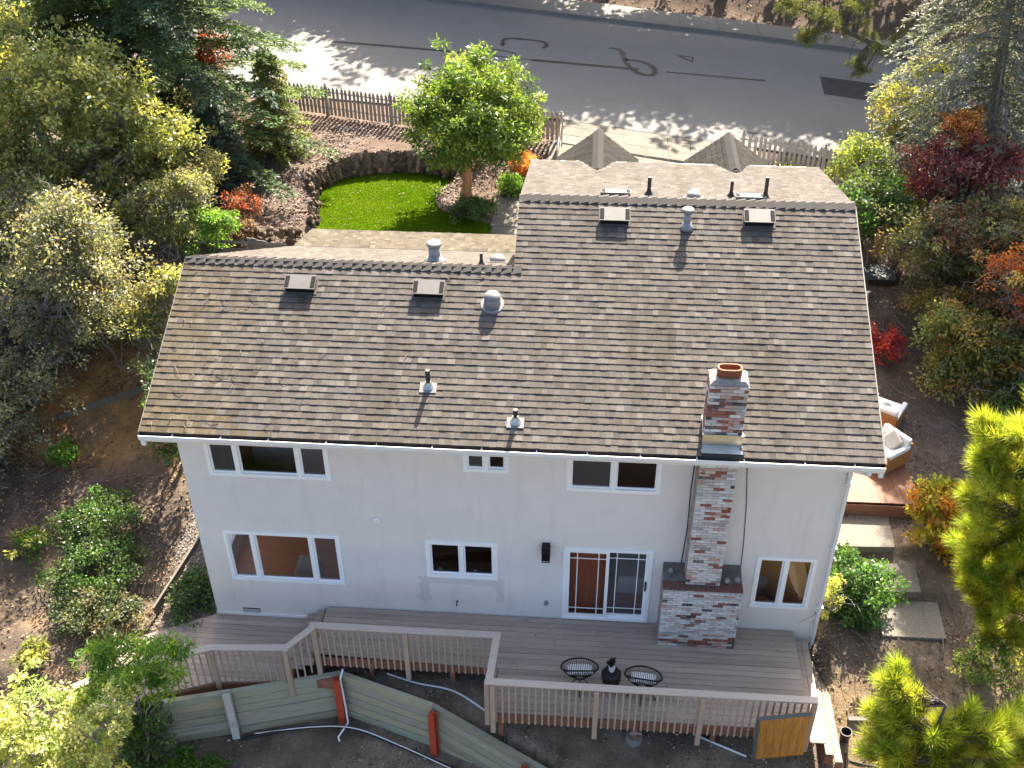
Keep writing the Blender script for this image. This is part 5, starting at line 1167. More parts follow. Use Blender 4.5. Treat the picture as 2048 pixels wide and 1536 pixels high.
# ---------------------------------------------------------------- planting
def B(x, y, dz=0): return (x, y, hz1(x, y) + dz)
OL = [(.25, .26, .085), (.20, .22, .075), (.32, .32, .12), (.14, .16, .06)]
DG = [(.055, .085, .035), (.04, .065, .03), (.075, .10, .045)]
GG = [(.15, .16, .10), (.11, .125, .08), (.21, .21, .13), (.16, .14, .095)]
G1 = [(.06, .13, .03), (.08, .16, .035), (.05, .10, .028)]
BR = [(.10, .19, .03), (.14, .24, .04), (.075, .15, .028)]
broadleaf('oak_tree', 'large olive green tree filling the left edge beside the board fence', 'tree', B(-7.0, 11.9),
    [(-7.22, 11.5, 5.5, 1.67, 1.46, 1.24), (-5.07, 11.5, 6.51, 1.09, 1.15, 1.22), (-7.74, 11.5, 6.73, .81, .86, .91), (-6.03, 11.5, 4.47, 1.56, 1.25, .95), (-4.45, 11.5, 5.13, .77, .81, .86), (-8.9, 11.5, 4.4, 1.3, 1.2, 1.1), (-9.6, 12, 6.0, 1.5, 1.5, 1.3), (-6.3, 11.6, 7.4, 1.2, 1.2, 1.0), (-3.9, 11.3, 6.0, .8, .8, .8), (-8.6, 11.8, 7.8, 1.3, 1.3, 1.1)],
    640, 56, .135, OL, 1, trunk=.17, bark='barkgrey', mat='leafglossy', clr=.36, bare=14, group='trees on the left slope')
broadleaf('oak_tree', 'dark green tree in the top left corner', 'tree', B(-9.3, 17.3),
    [(-9.81, 17, 6.95, 1.4, 1.22, 1.05), (-7.79, 17, 7.38, 1.47, 1.21, .95), (-6.82, 17, 6.38, .94, .95, .96), (-9.09, 17, 6.01, 1.27, .99, .71), (-10.96, 17, 5.48, .8, .9, 1.1), (-8.6, 17, 9.0, 2.2, 1.6, 1.4)],
    600, 60, .13, [(.07, .12, .04), (.05, .09, .035), (.10, .14, .045)], 2, trunk=.2, bark='barkgrey', mat='leafglossy', clr=.38, group='trees on the left slope')
conifer('redwood_tree', 'tall dark conifer in front of the street at upper left, branches over the road', B(-5.5, 16.2), 11.5, 5.1, [(.06, .10, .045), (.075, .115, .045), (.04, .07, .045), (.10, .15, .035)], 3, nbr=165, droop=.22, nd=.16, per=22, twl=.85, trunk=.24, wid=.045, z0=.04, taper=.7)
conifer('young_conifer', 'small yellow green conifer at the left end of the picket fence', B(-2.2, 16.2), 3.3, 1.05, [(.13, .16, .03), (.10, .14, .035), (.16, .17, .05)], 4, nbr=110, droop=.3, nd=.12, per=16, twl=.5, trunk=.07, wid=.035, z0=.03)
conifer('young_conifer', 'bluish drooping conifer below the tall dark conifer', B(-3.4, 14.0), 2.9, 1.2, [(.05, .08, .06), (.07, .10, .075)], 5, nbr=110, droop=.45, nd=.12, per=16, twl=.55, trunk=.07, wid=.035, z0=.05)
broadleaf('grey_tree', 'sparse grey green tree with bare twigs over the left yard', 'tree', B(-6.1, 5.3),
    [(-4.69, 6.5, 4.69, 1.47, 1.21, .96), (-6.24, 6.3, 3.4, 1.14, 1.21, 1.1), (-4.6, 6.5, 3.23, 1.0, .96, .75), (-7.0, 5.6, 2.2, 1.0, 1.0, 1.0), (-4.95, 6.8, 5.65, 1.08, .88, .67), (-7.4, 4.2, 1.6, .9, 1.0, .9)],
    560, 62, .10, GG, 6, trunk=.13, bark='barkgrey', mat='leafglossy', clr=.36, bare=42, limbs=1.6, shell=.35, group='trees on the left slope')
broadleaf('grey_tree', 'low grey green tree with pale twigs at the left edge, nearer the camera', 'tree', B(-6.4, 3.3), [(-6.1, 3.5, 2.0, .9, .9, .9), (-6.5, 2.4, 1.5, .8, .8, .8), (-5.7, 4.6, 2.5, .9, .8, .7), (-7.2, 3.2, 2.4, 1.1, 1.1, 1.1)], 320, 62, .095, GG, 206, trunk=.09, bark='barkgrey', mat='leafglossy', clr=.32, bare=26, limbs=1.4, shell=.35, group='trees on the left slope')
broadleaf('shrub', 'olive shrub below the big grey tree, beside the edging board', 'shrub', B(-4.9, 7.6), [(-4.9, 7.5, 2.3, .9, .7, .7), (-3.9, 7.8, 2.4, .6, .6, .6)], 120, 60, .075, GG + OL[:2], 207, trunk=.04, bark='barkgrey', clr=.28, stems=3, bare=14, shell=.3)
broadleaf('oak_tree', 'feathery olive tree between the tall conifer and the roof ridge', 'tree', B(-4.6, 12.6), [(-4.4, 12.5, 5.0, 1.0, .9, .9), (-3.6, 12.4, 4.6, .8, .7, .7), (-5.0, 12.2, 4.0, .9, .8, .7), (-3.9, 11.8, 3.7, .8, .6, .6)], 300, 58, .11, OL + GG, 208, trunk=.09, bark='barkgrey', clr=.28, bare=26, shell=.3, aspect=.4, group='trees on the left slope')
broadleaf('grey_tree', 'thin grey green tree at the left edge, farthest of the grey trees', 'tree', B(-8.2, 8.4), [(-8.0, 8.4, 5.0, 1.3, 1.1, 1.1), (-7.2, 8.3, 3.8, 1.1, 1.0, .9), (-9.2, 8.4, 3.9, 1.2, 1.1, 1.0), (-6.2, 8.6, 4.9, .9, .9, .8)], 360, 55, .105, GG + OL[1:2], 209, trunk=.12, bark='barkgrey', clr=.32, bare=40, shell=.3, group='trees on the left slope')
broadleaf('grey_tree', 'ragged grey green tree hanging over the left end of the roof', 'tree', B(-3.0, 7.2), [(-2.7, 7.0, 3.7, .8, .7, .8), (-3.3, 6.6, 3.0, .8, .7, .8), (-2.2, 6.3, 2.9, .6, .6, .6), (-2.6, 5.6, 2.3, .6, .6, .6)], 190, 50, .10, GG + OL[:1], 210, trunk=.07, bark='barkgrey', clr=.27, bare=40, shell=.25, group='trees on the left slope')
broadleaf('brush', 'tangled grey olive brush above the board fence', 'shrub', B(-3.4, 9.9), [(-3.33, 9.7, 4.7, 1.05, .8, .75), (-3.92, 9.7, 4.0, .94, .7, .6), (-2.68, 9.8, 5.2, .58, .5, .5)], 210, 55, .09, GG + OL[:1], 7, trunk=.06, bark='barkgrey', clr=.3, bare=24, stems=3, shell=.3)
broadleaf('shrub', 'bright green leafy shrub on the board fence behind the roof', 'shrub', B(-2.2, 9.7), [(-2.06, 9.4, 4.4, .55, .45, .45), (-2.3, 9.5, 3.7, .5, .4, .5)], 60, 60, .09, BR, 8, trunk=.03, stems=3, clr=.22)
broadleaf('shrub', 'dark green bush under the left roof edge', 'shrub', B(-1.9, 4.1), [(-1.9, 4.0, 2.6, .6, .6, .6), (-1.7, 3.6, 1.9, .6, .6, .6)], 80, 60, .09, G1 + DG, 9, trunk=.04, stems=3, clr=.24, mat='leafglossy')
RD = [(.28, .05, .03), (.20, .04, .03), (.34, .10, .05)]
broadleaf('red_shrub', 'red leaved shrub showing through the tall conifer', 'shrub', B(-4.6, 17.9), [(-4.7, 17.6, 5.6, .75, .6, .9), (-4.2, 17.5, 6.4, .4, .4, .4)], 90, 50, .10, RD, 10, trunk=.05, stems=3, clr=.26)
broadleaf('red_shrub', 'small red twiggy shrub on the mulch above the left roof', 'shrub', B(-2.3, 12.3), [(-2.2, 12.2, 3.5, .38, .4, .45)], 40, 50, .07, [(.30, .09, .06), (.22, .07, .05), (.15, .08, .06)], 11, trunk=.02, stems=4, clr=.2)
broadleaf('dark_shrub', 'purple brown leafed shrub beside the rock bank', 'shrub', B(-2.3, 11.4), [(-2.2, 11.3, 3.2, .45, .4, .4)], 50, 50, .07, [(.10, .065, .06), (.14, .09, .08), (.07, .05, .045)], 111, trunk=.02, stems=4, clr=.2)
for k, (x, y, rx, ry, h, c, lb) in enumerate(((-3.3, 2.0, .75, .8, .45, G1 + DG, 'dark green ground ivy, farthest patch from the walkway'), (-2.95, .7, .85, .75, .42, DG + G1, 'dark green ground ivy, middle patch of the left slope'), (-2.5, -.35, .8, .55, .4, DG + GG, 'dark green ground ivy beside the walkway end'), (-.6, .35, .35, .6, .4, G1 + DG, 'low green plant against the house corner'))):
    broadleaf('ivy', lb, 'ground cover', B(x, y), [(x, y, hz1(x, y) + .12, rx, ry, h)], int(150 * rx * ry) + 40, 50, .075, c, 20 + k, trunk=.015, stems=3, clr=.2, mat='leafglossy', limbs=.5, group='ivy patches')
for k, (x, y, s, c, lb) in enumerate(((-4.7, 3.7, .28, BR, 'small bright fern on the shaded left slope'), (-4.6, 1.3, .3, BR + OL, 'young yellow green sapling near the left fence'), (-.1, -2.95, .25, BR, 'small green weed at the foot of the timber wall'), (-.9, -2.9, .3, G1, 'green weed by the last grey post of the timber wall'), (.55, -3.1, .3, BR, 'bright green weed patch at the bottom edge'), (-3.6, -1.4, .25, OL, 'pale fern beside the walkway railing end'))):
    broadleaf('weed', lb, 'plant', B(x, y), [(x, y, hz1(x, y) + s * .8, s, s, s * .8)], 26, 34, .10, c, 30 + k, trunk=.012, stems=3, clr=.14, group='small weeds')
PY = [(.34, .36, .13), (.26, .31, .10), (.42, .42, .20), (.20, .26, .08)]
broadleaf('pittosporum', 'pale yellow green shrub in the bottom left corner', 'shrub', B(-1.7, -4.4), [(-2.0, -4.2, 1.5, .85, .66, .55), (-1.12, -4.2, 1.05, .9, .7, .5), (-2.3, -4.2, .45, .85, .65, .6), (-.45, -4.2, 1.85, .45, .4, .35), (-1.2, -4.2, .2, .7, .6, .5), (-3.0, -4.2, 1.2, .6, .6, .7)], 300, 50, .085, PY, 40, trunk=.07, bark='barkgrey', clr=.17, shell=.45, stems=3, bare=18, mat='leaf', updir=.75)
broadleaf('bamboo', 'bright green narrow leafed sapling over the walkway railing', 'tree', B(-.75, -3.1), [(-.5, -3.1, 2.0, .62, .45, .38), (-1.0, -3.1, 1.2, .55, .45, .40), (.38, -3.1, 2.35, .36, .25, .2), (.1, -3.1, 1.6, .42, .25, .18), (-.9, -3.0, 2.2, .3, .25, .22)], 120, 60, .13, BR + [(.20, .30, .03)], 41, trunk=.03, bark='barkgrey', clr=.17, aspect=.2, shell=.3)
broadleaf('shrub', 'dark green shrub under the narrow leafed sapling', 'shrub', B(-.75, -3.0), [(-.6, -3.0, .0, .45, .4, .5), (-.7, -3.0, -.7, .4, .4, .4)], 60, 50, .10, DG + G1, 42, trunk=.03, stems=2, clr=.2, mat='leafglossy')
# front yard
fc = (4.34, 14.6, 5.55)
lob = [(fc[0], fc[1], fc[2], 1.45, 1.45, 1.35)] + [(fc[0] + 1.05 * math.cos(a) , fc[1] + 1.05 * math.sin(a), fc[2] + dz, .9, .9, .85) for a, dz in zip(np.linspace(0, 2 * math.pi, 9)[:-1], (.1, -.35, .3, -.2, .25, -.4, .1, -.1))] + [(fc[0] + .1, fc[1], fc[2] + 1.0, 1.0, 1.0, .8)]
broadleaf('round_tree', 'round bright green tree with tan trunk beside the lawn', 'tree', B(3.87, 14.66), lob, 780, 62, .135, [(.08, .135, .022), (.10, .155, .025), (.055, .10, .02), (.14, .185, .035)], 50, grow=1.06, trunk=.15, bark='barktan', mat='leafglossy', clr=.27, shell=.55, stems=2, aspect=.36, drop=1)
for k, (x, y, r, h, c, lb) in enumerate(((5.35, 15.0, .32, .3, BR, 'small round green shrub beside the front path'), (5.75, 15.75, .36, .32, [(.42, .15, .05), (.30, .10, .04), (.40, .22, .06)], 'orange red shrub beside the front roof corner'), (4.35, 13.35, .5, .26, DG + G1, 'low dark green shrub at the edge of the lawn'), (13.6, 15.1, .5, .25, OL + BR, 'yellow green hedge behind the right dormer'), (17.2, 14.1, .5, .3, [(.24, .26, .04), (.18, .22, .04)], 'yellow green shrub at the foot of the right picket fence'))):
    broadleaf('shrub', lb, 'shrub', B(x, y), [(x, y, hz1(x, y) + h * .8, r, r, h)], int(50 + 120 * r), 46, .065, c, 60 + k, trunk=.02, stems=3, clr=.15, group='front yard shrubs')
# right side
conifer('deodar_tree', 'tall blue grey drooping cedar at the upper right edge', B(19.35, 14.6), 12, 3.4, [(.11, .125, .11), (.15, .165, .145), (.085, .10, .085), (.13, .135, .10)], 70, lean=(-1.3, 0), nbr=150, droop=.55, nd=.15, per=20, twl=.85, trunk=.2, bark='barkgrey', wid=.035, z0=.06, taper=.6)
def limb_pine():
    rng = np.random.default_rng(71); base = np.array(B(22.5, 20.3)); e = thing('leaning_pine', 'pine limb reaching over the street at upper right', 'tree', tuple(base)); mb = MB()
    P = smooth_pts([tuple(base), (22.0, 20.0, 4.6), (20.6, 19.7, 5.0), (19.02, 19.5, 5.4), (17.51, 19.5, 5.85), (16.2, 19.5, 6.35), (14.9, 19.5, 6.95), (13.6, 19.6, 7.4)], 4); mb.tube(P, list(np.linspace(.24, .02, len(P))), 8)
    PP = []; DD = []
    for (x, y, z, rx, ry, rz_2) in [(15.8, 19.5, 6.6, .95, .8, .5), (16.82, 19.5, 6.14, .75, .6, .42), (14.95, 19.5, 7.06, .7, .6, .44), (13.9, 19.5, 7.27, .6, .5, .35), (14.59, 19.5, 6.34, .5, .4, .27), (16.31, 19.5, 5.47, .42, .4, .36), (16.0, 19.8, 7.3, .6, .5, .4), (17.9, 19.4, 6.6, .6, .5, .4)]:
        for q in range(16):
            c = np.array([x, y, z]) + unit(rng.normal(size=3)) * np.array([rx, ry, rz_2]) * rng.uniform(.3, 1); j = min(range(len(P)), key=lambda i: (P[i] - Vector(c)).length); mb.tube(limb_path(P[j], c, rng, 4, .03, .25), [.022, .018, .014, .01, .006], 5, cap=False)
            d = unit(rng.normal(size=(90, 3)) + np.array([-.2, 0, .5])); PP.append(c + rng.normal(0, .06, (90, 3))); DD.append(d)
    mb.build('trunk', M['bark'], e, smooth=True); PP = np.concatenate(PP); DD = np.concatenate(DD); n = len(PP)
    link(bpy.data.objects.new('crown', npmesh('crown', leaf_quads(PP, DD, unit(rng.normal(size=(n, 3))), rng.uniform(.1, .2, n), np.full(n, .014)), np.arange(4 * n).reshape(-1, 4), M['needle'], pal([(.10, .12, .035), (.07, .09, .03), (.12, .13, .04)], n, rng))), e)
limb_pine()
YG = [(.22, .22, .06), (.17, .19, .055), (.28, .25, .08), (.13, .15, .05)]
broadleaf('shrub', 'yellow green shrub at the roadside below the pine limb', 'shrub', B(17.1, 16.3), [(17.05, 16.5, 5.1, .75, .72, .71), (17.0, 16.4, 4.3, .6, .6, .6), (17.51, 16.6, 6.3, .44, .43, .41)], 130, 55, .09, YG, 72, trunk=.05, stems=3, clr=.25)
broadleaf('bare_shrub', 'wispy grey shrub with pale bare branches beside the red maple', 'shrub', B(18.6, 11.4), [(18.3, 11.3, 4.2, .8, .7, .9), (19.0, 11.2, 3.6, .8, .7, .8), (17.8, 11.2, 3.4, .6, .6, .6)], 120, 40, .09, GG, 211, trunk=.05, bark='barkgrey', clr=.25, bare=50, shell=.25, stems=3)
broadleaf('shrub', 'light green shrub growing over the right picket fence', 'shrub', B(15.7, 14.1), [(15.61, 14.2, 4.6, .65, .5, .6), (15.21, 14.2, 4.1, .5, .4, .4), (16.22, 14.2, 4.1, .44, .4, .45)], 95, 48, .09, [(.14, .19, .045), (.11, .15, .04), (.19, .22, .06)], 73, trunk=.04, stems=3, clr=.24, shell=.3, bare=6)
broadleaf('shrub', 'dark green bushy shrub beside the right roof end', 'shrub', B(15.6, 11.9), [(15.4, 12.0, 4.3, .85, .75, .75), (16.15, 12.0, 3.7, .7, .65, .7), (15.3, 12.0, 3.5, .5, .5, .55)], 150, 60, .10, DG + G1[:1], 74, trunk=.05, stems=3, clr=.28)
MR = [(.15, .04, .055), (.20, .055, .065), (.10, .035, .045), (.16, .075, .07)]
broadleaf('red_maple', 'dark red maple under the blue grey cedar', 'tree', B(17.7, 12.6), [(17.53, 12.3, 5.3, 1.05, .88, .75), (17.11, 12.3, 4.5, .72, .65, .6), (18.2, 12.3, 4.4, .75, .65, .6), (18.6, 12.3, 5.4, .8, .7, .6)], 250, 50, .10, MR, 75, trunk=.07, bark='barkgrey', clr=.27, bare=8, shell=.4)
broadleaf('orange_maple', 'small orange maple crown just above the dark red maple', 'tree', B(17.7, 13.1), [(17.66, 12.9, 6.2, .48, .45, .45)], 45, 50, .085, [(.36, .14, .05), (.28, .10, .04), (.32, .19, .07)], 76, trunk=.05, clr=.2)
MX = [(.12, .125, .06), (.15, .12, .065), (.10, .115, .06), (.17, .10, .06), (.14, .07, .06), (.18, .16, .06), (.09, .11, .055), (.13, .135, .085)]
broadleaf('autumn_tree', 'mixed brown and green autumn tree right of the roof', 'tree', B(17.2, 10.5), [(20.8, 9.5, 3.0, 1.2, 1.2, 1.2), (16.58, 10.2, 4.1, .9, .79, .73), (17.6, 10.2, 4.2, .95, .82, .73), (16.74, 10.2, 3.2, .62, .64, .6), (17.66, 10.2, 2.9, .94, .81, .6), (18.57, 10.2, 4.3, .8, .7, .8), (19.6, 10.2, 3.6, 1.0, .9, .9)], 480, 60, .105, MX, 77, trunk=.09, bark='barkgrey', clr=.28, bare=34, shell=.35, vary=.4, grow=1.25)
broadleaf('bare_tree', 'grey lichened bare branched tree with orange leaves at the right edge', 'tree', B(18.9, 7.6), [(18.04, 8.0, 4.5, .6, .58, .6), (18.6, 8.0, 3.5, .5, .46, .5), (18.9, 8.0, 5.2, .6, .6, .5)], 110, 48, .085, [(.38, .13, .045), (.28, .09, .04), (.22, .12, .05)], 78, trunk=.11, bark='barkgrey', clr=.24, bare=34, shell=.3, limbs=1.2)
broadleaf('autumn_tree', 'olive and yellow tree above the bare side yard', 'tree', B(17.6, 6.7), [(17.29, 7.2, 2.9, .85, .75, .7), (17.2, 6.9, 2.2, .7, .64, .6), (18.3, 7.0, 2.2, .7, .68, .7), (16.6, 7.3, 3.4, .5, .48, .48), (19.0, 6.8, 2.8, .7, .7, .7)], 360, 58, .105, [(.13, .14, .045), (.18, .16, .05), (.09, .11, .04), (.20, .13, .05), (.10, .13, .05)], 79, trunk=.08, bark='barkgrey', clr=.27, bare=28, shell=.35, vary=.4, grow=1.25)
broadleaf('autumn_tree', 'tall olive brown tree filling the right edge above the tall pine', 'tree', B(19.6, 8.8), [(18.7, 8.8, 3.4, .9, .9, .9), (19.4, 8.6, 4.6, 1.1, 1.0, .9), (20.2, 8.4, 3.6, 1.2, 1.1, 1.1), (19.4, 8.0, 2.4, .9, .9, .8), (18.4, 8.9, 2.5, .7, .7, .7)], 380, 58, .105, MX + [(.10, .13, .05)], 178, trunk=.1, bark='barkgrey', clr=.3, bare=30, shell=.35, vary=.4, grow=1.3)
broadleaf('autumn_tree', 'low yellow brown tree beside the refuse bin', 'tree', B(17.0, 9.0), [(16.75, 9.0, 2.9, .65, .6, .55), (17.3, 8.8, 2.4, .6, .6, .5), (17.9, 9.0, 2.9, .6, .6, .6)], 150, 60, .08, [(.20, .17, .05), (.15, .14, .05), (.22, .13, .05), (.11, .12, .045)], 179, trunk=.06, bark='barkgrey', clr=.25, bare=8, shell=.3, vary=.35)
broadleaf('shrub', 'dark green undergrowth at the right edge below the olive trees', 'shrub', B(18.8, 5.6), [(18.6, 5.6, 2.0, .8, .8, .7), (18.0, 5.2, 1.8, .5, .5, .4), (19.6, 5.2, 2.2, .9, .9, .8), (19.0, 4.2, 1.7, .8, .8, .6)], 190, 55, .085, DG + G1, 180, trunk=.04, stems=3, clr=.26)
broadleaf('red_shrub', 'vivid red shrub on the ground beside the right roof edge', 'shrub', B(15.55, 8.3), [(15.6, 8.2, hz1(15.6, 8.2) + .35, .42, .45, .38), (15.1, 8.5, hz1(15.1, 8.5) + .3, .3, .3, .3)], 70, 50, .07, [(.26, .03, .035), (.18, .03, .04), (.32, .05, .04)], 80, trunk=.02, stems=3, clr=.18)
PN = [(.34, .40, .05), (.26, .34, .04), (.42, .46, .08)]
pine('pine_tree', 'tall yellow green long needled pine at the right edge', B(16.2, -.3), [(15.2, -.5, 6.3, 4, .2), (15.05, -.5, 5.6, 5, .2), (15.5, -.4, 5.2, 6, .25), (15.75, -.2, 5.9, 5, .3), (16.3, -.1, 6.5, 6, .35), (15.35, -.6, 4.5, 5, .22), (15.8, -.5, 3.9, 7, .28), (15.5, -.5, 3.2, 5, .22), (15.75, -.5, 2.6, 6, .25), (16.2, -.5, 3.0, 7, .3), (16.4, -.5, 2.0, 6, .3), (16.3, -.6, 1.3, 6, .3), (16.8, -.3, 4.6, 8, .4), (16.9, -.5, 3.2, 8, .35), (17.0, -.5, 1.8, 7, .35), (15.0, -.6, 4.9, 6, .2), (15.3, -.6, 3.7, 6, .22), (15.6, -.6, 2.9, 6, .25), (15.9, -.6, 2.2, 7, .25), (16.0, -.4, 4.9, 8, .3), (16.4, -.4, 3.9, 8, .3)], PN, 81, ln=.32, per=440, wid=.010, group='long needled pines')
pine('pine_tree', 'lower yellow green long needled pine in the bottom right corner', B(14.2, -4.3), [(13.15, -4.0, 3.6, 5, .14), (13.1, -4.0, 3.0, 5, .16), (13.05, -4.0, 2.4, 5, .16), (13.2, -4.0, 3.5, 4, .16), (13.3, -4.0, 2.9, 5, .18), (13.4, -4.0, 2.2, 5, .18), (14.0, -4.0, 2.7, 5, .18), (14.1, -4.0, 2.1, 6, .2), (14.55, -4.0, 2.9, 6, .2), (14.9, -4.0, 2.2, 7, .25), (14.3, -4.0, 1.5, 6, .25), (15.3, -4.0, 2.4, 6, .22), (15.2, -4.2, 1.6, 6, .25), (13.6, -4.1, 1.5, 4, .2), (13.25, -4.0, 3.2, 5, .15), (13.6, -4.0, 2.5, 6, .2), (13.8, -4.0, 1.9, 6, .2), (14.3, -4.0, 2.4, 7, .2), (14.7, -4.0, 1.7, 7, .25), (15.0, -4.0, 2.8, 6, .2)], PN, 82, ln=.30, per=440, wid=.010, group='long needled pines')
broadleaf('autumn_shrub', 'orange and yellow leaved shrub beside the tall pine', 'shrub', B(15.95, 2.3), [(15.64, 2.4, 2.1, .46, .5, .5), (15.65, 2.3, 1.4, .45, .46, .5), (16.2, 2.4, 1.3, .5, .5, .56), (16.2, 2.1, .8, .45, .46, .4)], 130, 42, .11, [(.36, .16, .03), (.34, .26, .04), (.22, .23, .035), (.36, .29, .05), (.18, .21, .035)], 83, trunk=.03, stems=3, clr=.2, aspect=.6)
broadleaf('shrub', 'dense dark green shrub between the right wall and the slabs', 'shrub', B(13.75, .9), [(13.84, .9, .95, .64, .58, .55), (13.7, .75, .5, .55, .5, .4)], 120, 55, .085, G1 + [(.05, .11, .03)], 84, trunk=.03, stems=4, clr=.2, mat='leafglossy', aspect=.6)
broadleaf('shrub', 'pale yellow twiggy sprig against the right house corner', 'shrub', B(13.35, .55), [(13.25, .4, 1.1, .28, .25, .3), (13.15, .35, .75, .22, .2, .2)], 22, 44, .06, [(.38, .38, .12), (.30, .33, .09)], 85, trunk=.014, stems=2, clr=.11, bare=6, bark='barkgrey')
broadleaf('shrub', 'low yellow green plants under the tall pine', 'shrub', B(16.2, -.8), [(16.3, -.8, .75, .5, .42, .4), (15.85, -.9, .5, .35, .3, .3), (16.9, -.6, .5, .6, .5, .5)], 90, 40, .08, OL + BR + PY[:1], 86, trunk=.02, stems=4, clr=.16)
# trees over the street, out of the frame, whose shade lies on the asphalt
for k, (x, y, r, zc) in enumerate(((-9, 40, 3.2, 9.5), (-2.5, 38.5, 3.4, 9.5), (3.2, 36.8, 3.6, 11.3), (8.6, 35.2, 3.7, 12.6), (13.6, 33.8, 3.7, 12.6), (18.6, 32.0, 3.8, 12.0), (24, 30, 4.0, 12))):
    lb = ('far street tree, leftmost of the row', 'second street tree from the left across the road', 'third street tree from the left across the road', 'middle street tree across the road', 'third street tree from the right across the road', 'second street tree from the right across the road', 'far street tree, rightmost of the row')[k]
    broadleaf('street_tree', lb, 'tree', B(x, y), [(x, y, zc, r, r, r * .85), (x - 1.6, y - .8, zc - 1.6, r * .75, r * .75, r * .6), (x + 1.6, y - .6, zc - 1.2, r * .75, r * .75, r * .6), (x, y + 1, zc + 1.6, r * .7, r * .7, r * .6), (x - .5, y - .6, zc - 4.0, r * .75, r * .6, r * .5)], 300, 60, .42, DG + OL, 90 + k, trunk=.25, clr=.85, group='trees across the street', bare=5)
# ---------------------------------------------------------------- litter, gravel, twigs
def flakes(name, label, cat, xs, ys, cols, size, seed, mat='litter', up=.012):
    rng = np.random.default_rng(seed); n = len(xs); z = hz(xs, ys) + rng.uniform(.002, up, n) + .03 * nz(xs, ys, 2.2, 1) + .022 * nz(xs, ys, 6, 2) + .014 * nz(xs, ys, 15, 3) + .008
    P = np.stack([xs, ys, z], -1); a = rng.uniform(0, 6.28, n); D = unit(np.stack([np.cos(a), np.sin(a), rng.normal(0, .3, n)], -1)); Nn = unit(np.stack([rng.normal(0, .4, n), rng.normal(0, .4, n), np.ones(n)], -1)); L = size * rng.uniform(.5, 1.5, n)
    C = pal(cols, n, rng, .35) * .78; tag(link(bpy.data.objects.new(name, npmesh(name, leaf_quads(P, D, Nn, L, L * rng.uniform(.25, .7, n)), np.arange(4 * n).reshape(-1, 4), M[mat], C))), label, cat, kind='stuff')
def inhouse(x, y): return ((x > -.05) & (x < 12.9) & (y > -.05) & (y < 8.3)) | hard(x, y) | ((x > 12.9) & (x < 15.6) & (y > 3.1) & (y < 6.8)) | ((x > 4.9) & (x < 6.3) & (y > 8.5) & (y < 14.6))
r = RNG
def region(n, x0, x1, y0, y1, cl=True):
    n = int(n * 1.9); xs, ys = r.uniform(x0, x1, n), r.uniform(y0, y1, n); k = ~inhouse(xs, ys)
    if cl: k &= (nz(xs, ys, 1.6, 31) + .8 * nz(xs, ys, 5, 32) + r.normal(0, .5, n)) > -.05
    return xs[k], ys[k]
BRW = [(.20, .13, .08), (.28, .19, .11), (.14, .09, .06), (.34, .24, .15), (.10, .075, .055)]
flakes('leaf_litter', 'dry brown leaves scattered over the left slope', 'leaf litter', *region(26000, -9, 0, -4.5, 12), BRW + [(.40, .28, .16)], .07, 200)
flakes('leaf_litter', 'brown leaves and chips on the right side yard', 'leaf litter', *region(20000, 12.8, 20, -4.5, 14), BRW, .06, 201)
flakes('soil_debris', 'pale chips scattered on the dark soil below the deck', 'debris', *region(17000, -1.5, 13, -4.5, -.2), [(.24, .19, .14), (.16, .125, .095), (.55, .50, .44), (.10, .08, .065), (.30, .24, .18)], .05, 202)
flakes('bark_mulch', 'grey brown bark chips on the front beds', 'mulch', *region(34000, -6, 7, 11.2, 18.8), [(.26, .19, .155), (.20, .14, .115), (.33, .25, .21), (.13, .095, .08)], .085, 203)
flakes('bank_litter', 'brown leaves on the bank across the street', 'leaf litter', *region(12000, -4, 22, 27, 40), BRW, .12, 204)
lx_, ly_ = r.uniform(-.5, 4.8, 160), r.uniform(11.6, 16, 160); kk = inpoly(lx_, ly_, LAWN); lx_, ly_ = lx_[kk], ly_[kk]; nn = len(lx_)
an_ = r.uniform(0, 6.28, nn); tag(link(bpy.data.objects.new('lawn_leaves', npmesh('lawn_leaves', leaf_quads(np.stack([lx_, ly_, np.full(nn, 2.832)], -1), np.stack([np.cos(an_), np.sin(an_), np.zeros(nn)], -1), unit(r.normal(0, .2, (nn, 3)) + np.array([0, 0, 1])), r.uniform(.04, .08, nn), r.uniform(.02, .045, nn)), np.arange(4 * nn).reshape(-1, 4), M['litter'], pal(BRW, nn, r) * .8))), 'few fallen brown leaves on the lawn', 'leaf litter', kind='stuff')
dx_, dy_ = r.uniform(2.6, 12.3, 90), r.uniform(-2.45, -.1, 90); kk = (dy_ > -1.3) | (dx_ > 6.4); kk &= ~((dx_ > 9.5) & (dx_ < 11.2) & (dy_ > -.65)); dx_, dy_ = dx_[kk], dy_[kk]; nn = len(dx_); an_ = r.uniform(0, 6.28, nn)
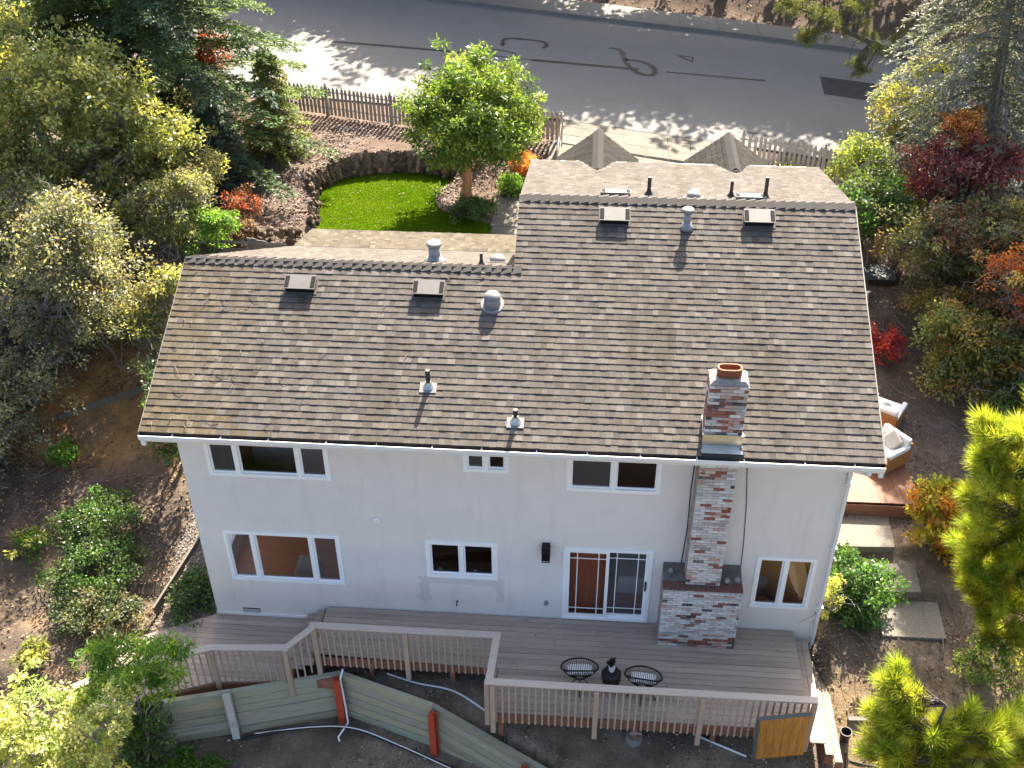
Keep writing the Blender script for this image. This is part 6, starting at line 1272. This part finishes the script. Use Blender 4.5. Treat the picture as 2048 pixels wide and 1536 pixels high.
tag(link(bpy.data.objects.new('deck_leaves', npmesh('deck_leaves', leaf_quads(np.stack([dx_, dy_, np.full(nn, DK + .006)], -1), np.stack([np.cos(an_), np.sin(an_), np.zeros(nn)], -1), unit(r.normal(0, .1, (nn, 3)) + np.array([0, 0, 1])), r.uniform(.03, .07, nn), r.uniform(.015, .03, nn)), np.arange(4 * nn).reshape(-1, 4), M['litter'], pal(BRW, nn, r) * .9))), 'few dry leaves fallen on the deck boards', 'leaf litter', kind='stuff')
gx_, gy_ = r.uniform(-1.35, -.02, 5200), r.uniform(-1.1, 4.2, 5200)
flakes('gravel', 'grey gravel strip beside the left house wall', 'gravel', gx_, gy_, [(.36, .32, .28), (.28, .25, .22), (.45, .40, .35), (.2, .18, .16)], .045, 205)
def ground_twigs(name, label, n, x0, x1, y0, y1, seed):
    rg = random.Random(seed); t = MB()
    for k in range(n):
        x, y = rg.uniform(x0, x1), rg.uniform(y0, y1)
        if inhouse(np.array([x]), np.array([y]))[0]: continue
        a = rg.uniform(0, 6.28); L = rg.uniform(.15, .8); pts = []
        for s in (0, .35, .7, 1): qx, qy = x + L * s * math.cos(a + .4 * s), y + L * s * math.sin(a + .4 * s); pts.append((qx, qy, hz1(qx, qy) + .045 + rg.uniform(0, .05)))
        t.tube(pts, [.011, .009, .007, .004], 4)
    tag(t.build(name, M['twig']), label, 'twigs', kind='stuff')
ground_twigs('dead_twigs', 'dead twigs lying on the left slope', 150, -8, -.3, -3.5, 11, 9)
ground_twigs('dead_twigs', 'dead twigs lying on the right side yard', 110, 13, 19, -4, 13, 10)
ground_twigs('dead_twigs', 'dead twigs lying on the front mulch beds', 60, -5, 6, 11.5, 18, 11)
tw = MB()
rngt = random.Random(5)
for k in range(46):
    x = XL + .2 + abs(rngt.gauss(0, 1.1)); y = rngt.uniform(EY + .1, LY - .2)
    if k > 34: x = rngt.uniform(1, 6)
    a = rngt.uniform(0, 6.28); L = rngt.uniform(.08, .3); p = Vector((x, y, rz_(y) + .035)); q = Vector((x + L * math.cos(a), y + L * math.sin(a), rz_(y + L * math.sin(a)) + .04)); m_ = p.lerp(q, .5) + Vector((rngt.uniform(-.03, .03), 0, .03)); tw.tube([p, m_, q], [.007, .006, .003], 4)
tag(tw.build('fallen_twigs', M['twig']), 'fallen dry twigs scattered on the left end of the roof', 'twigs', kind='stuff')
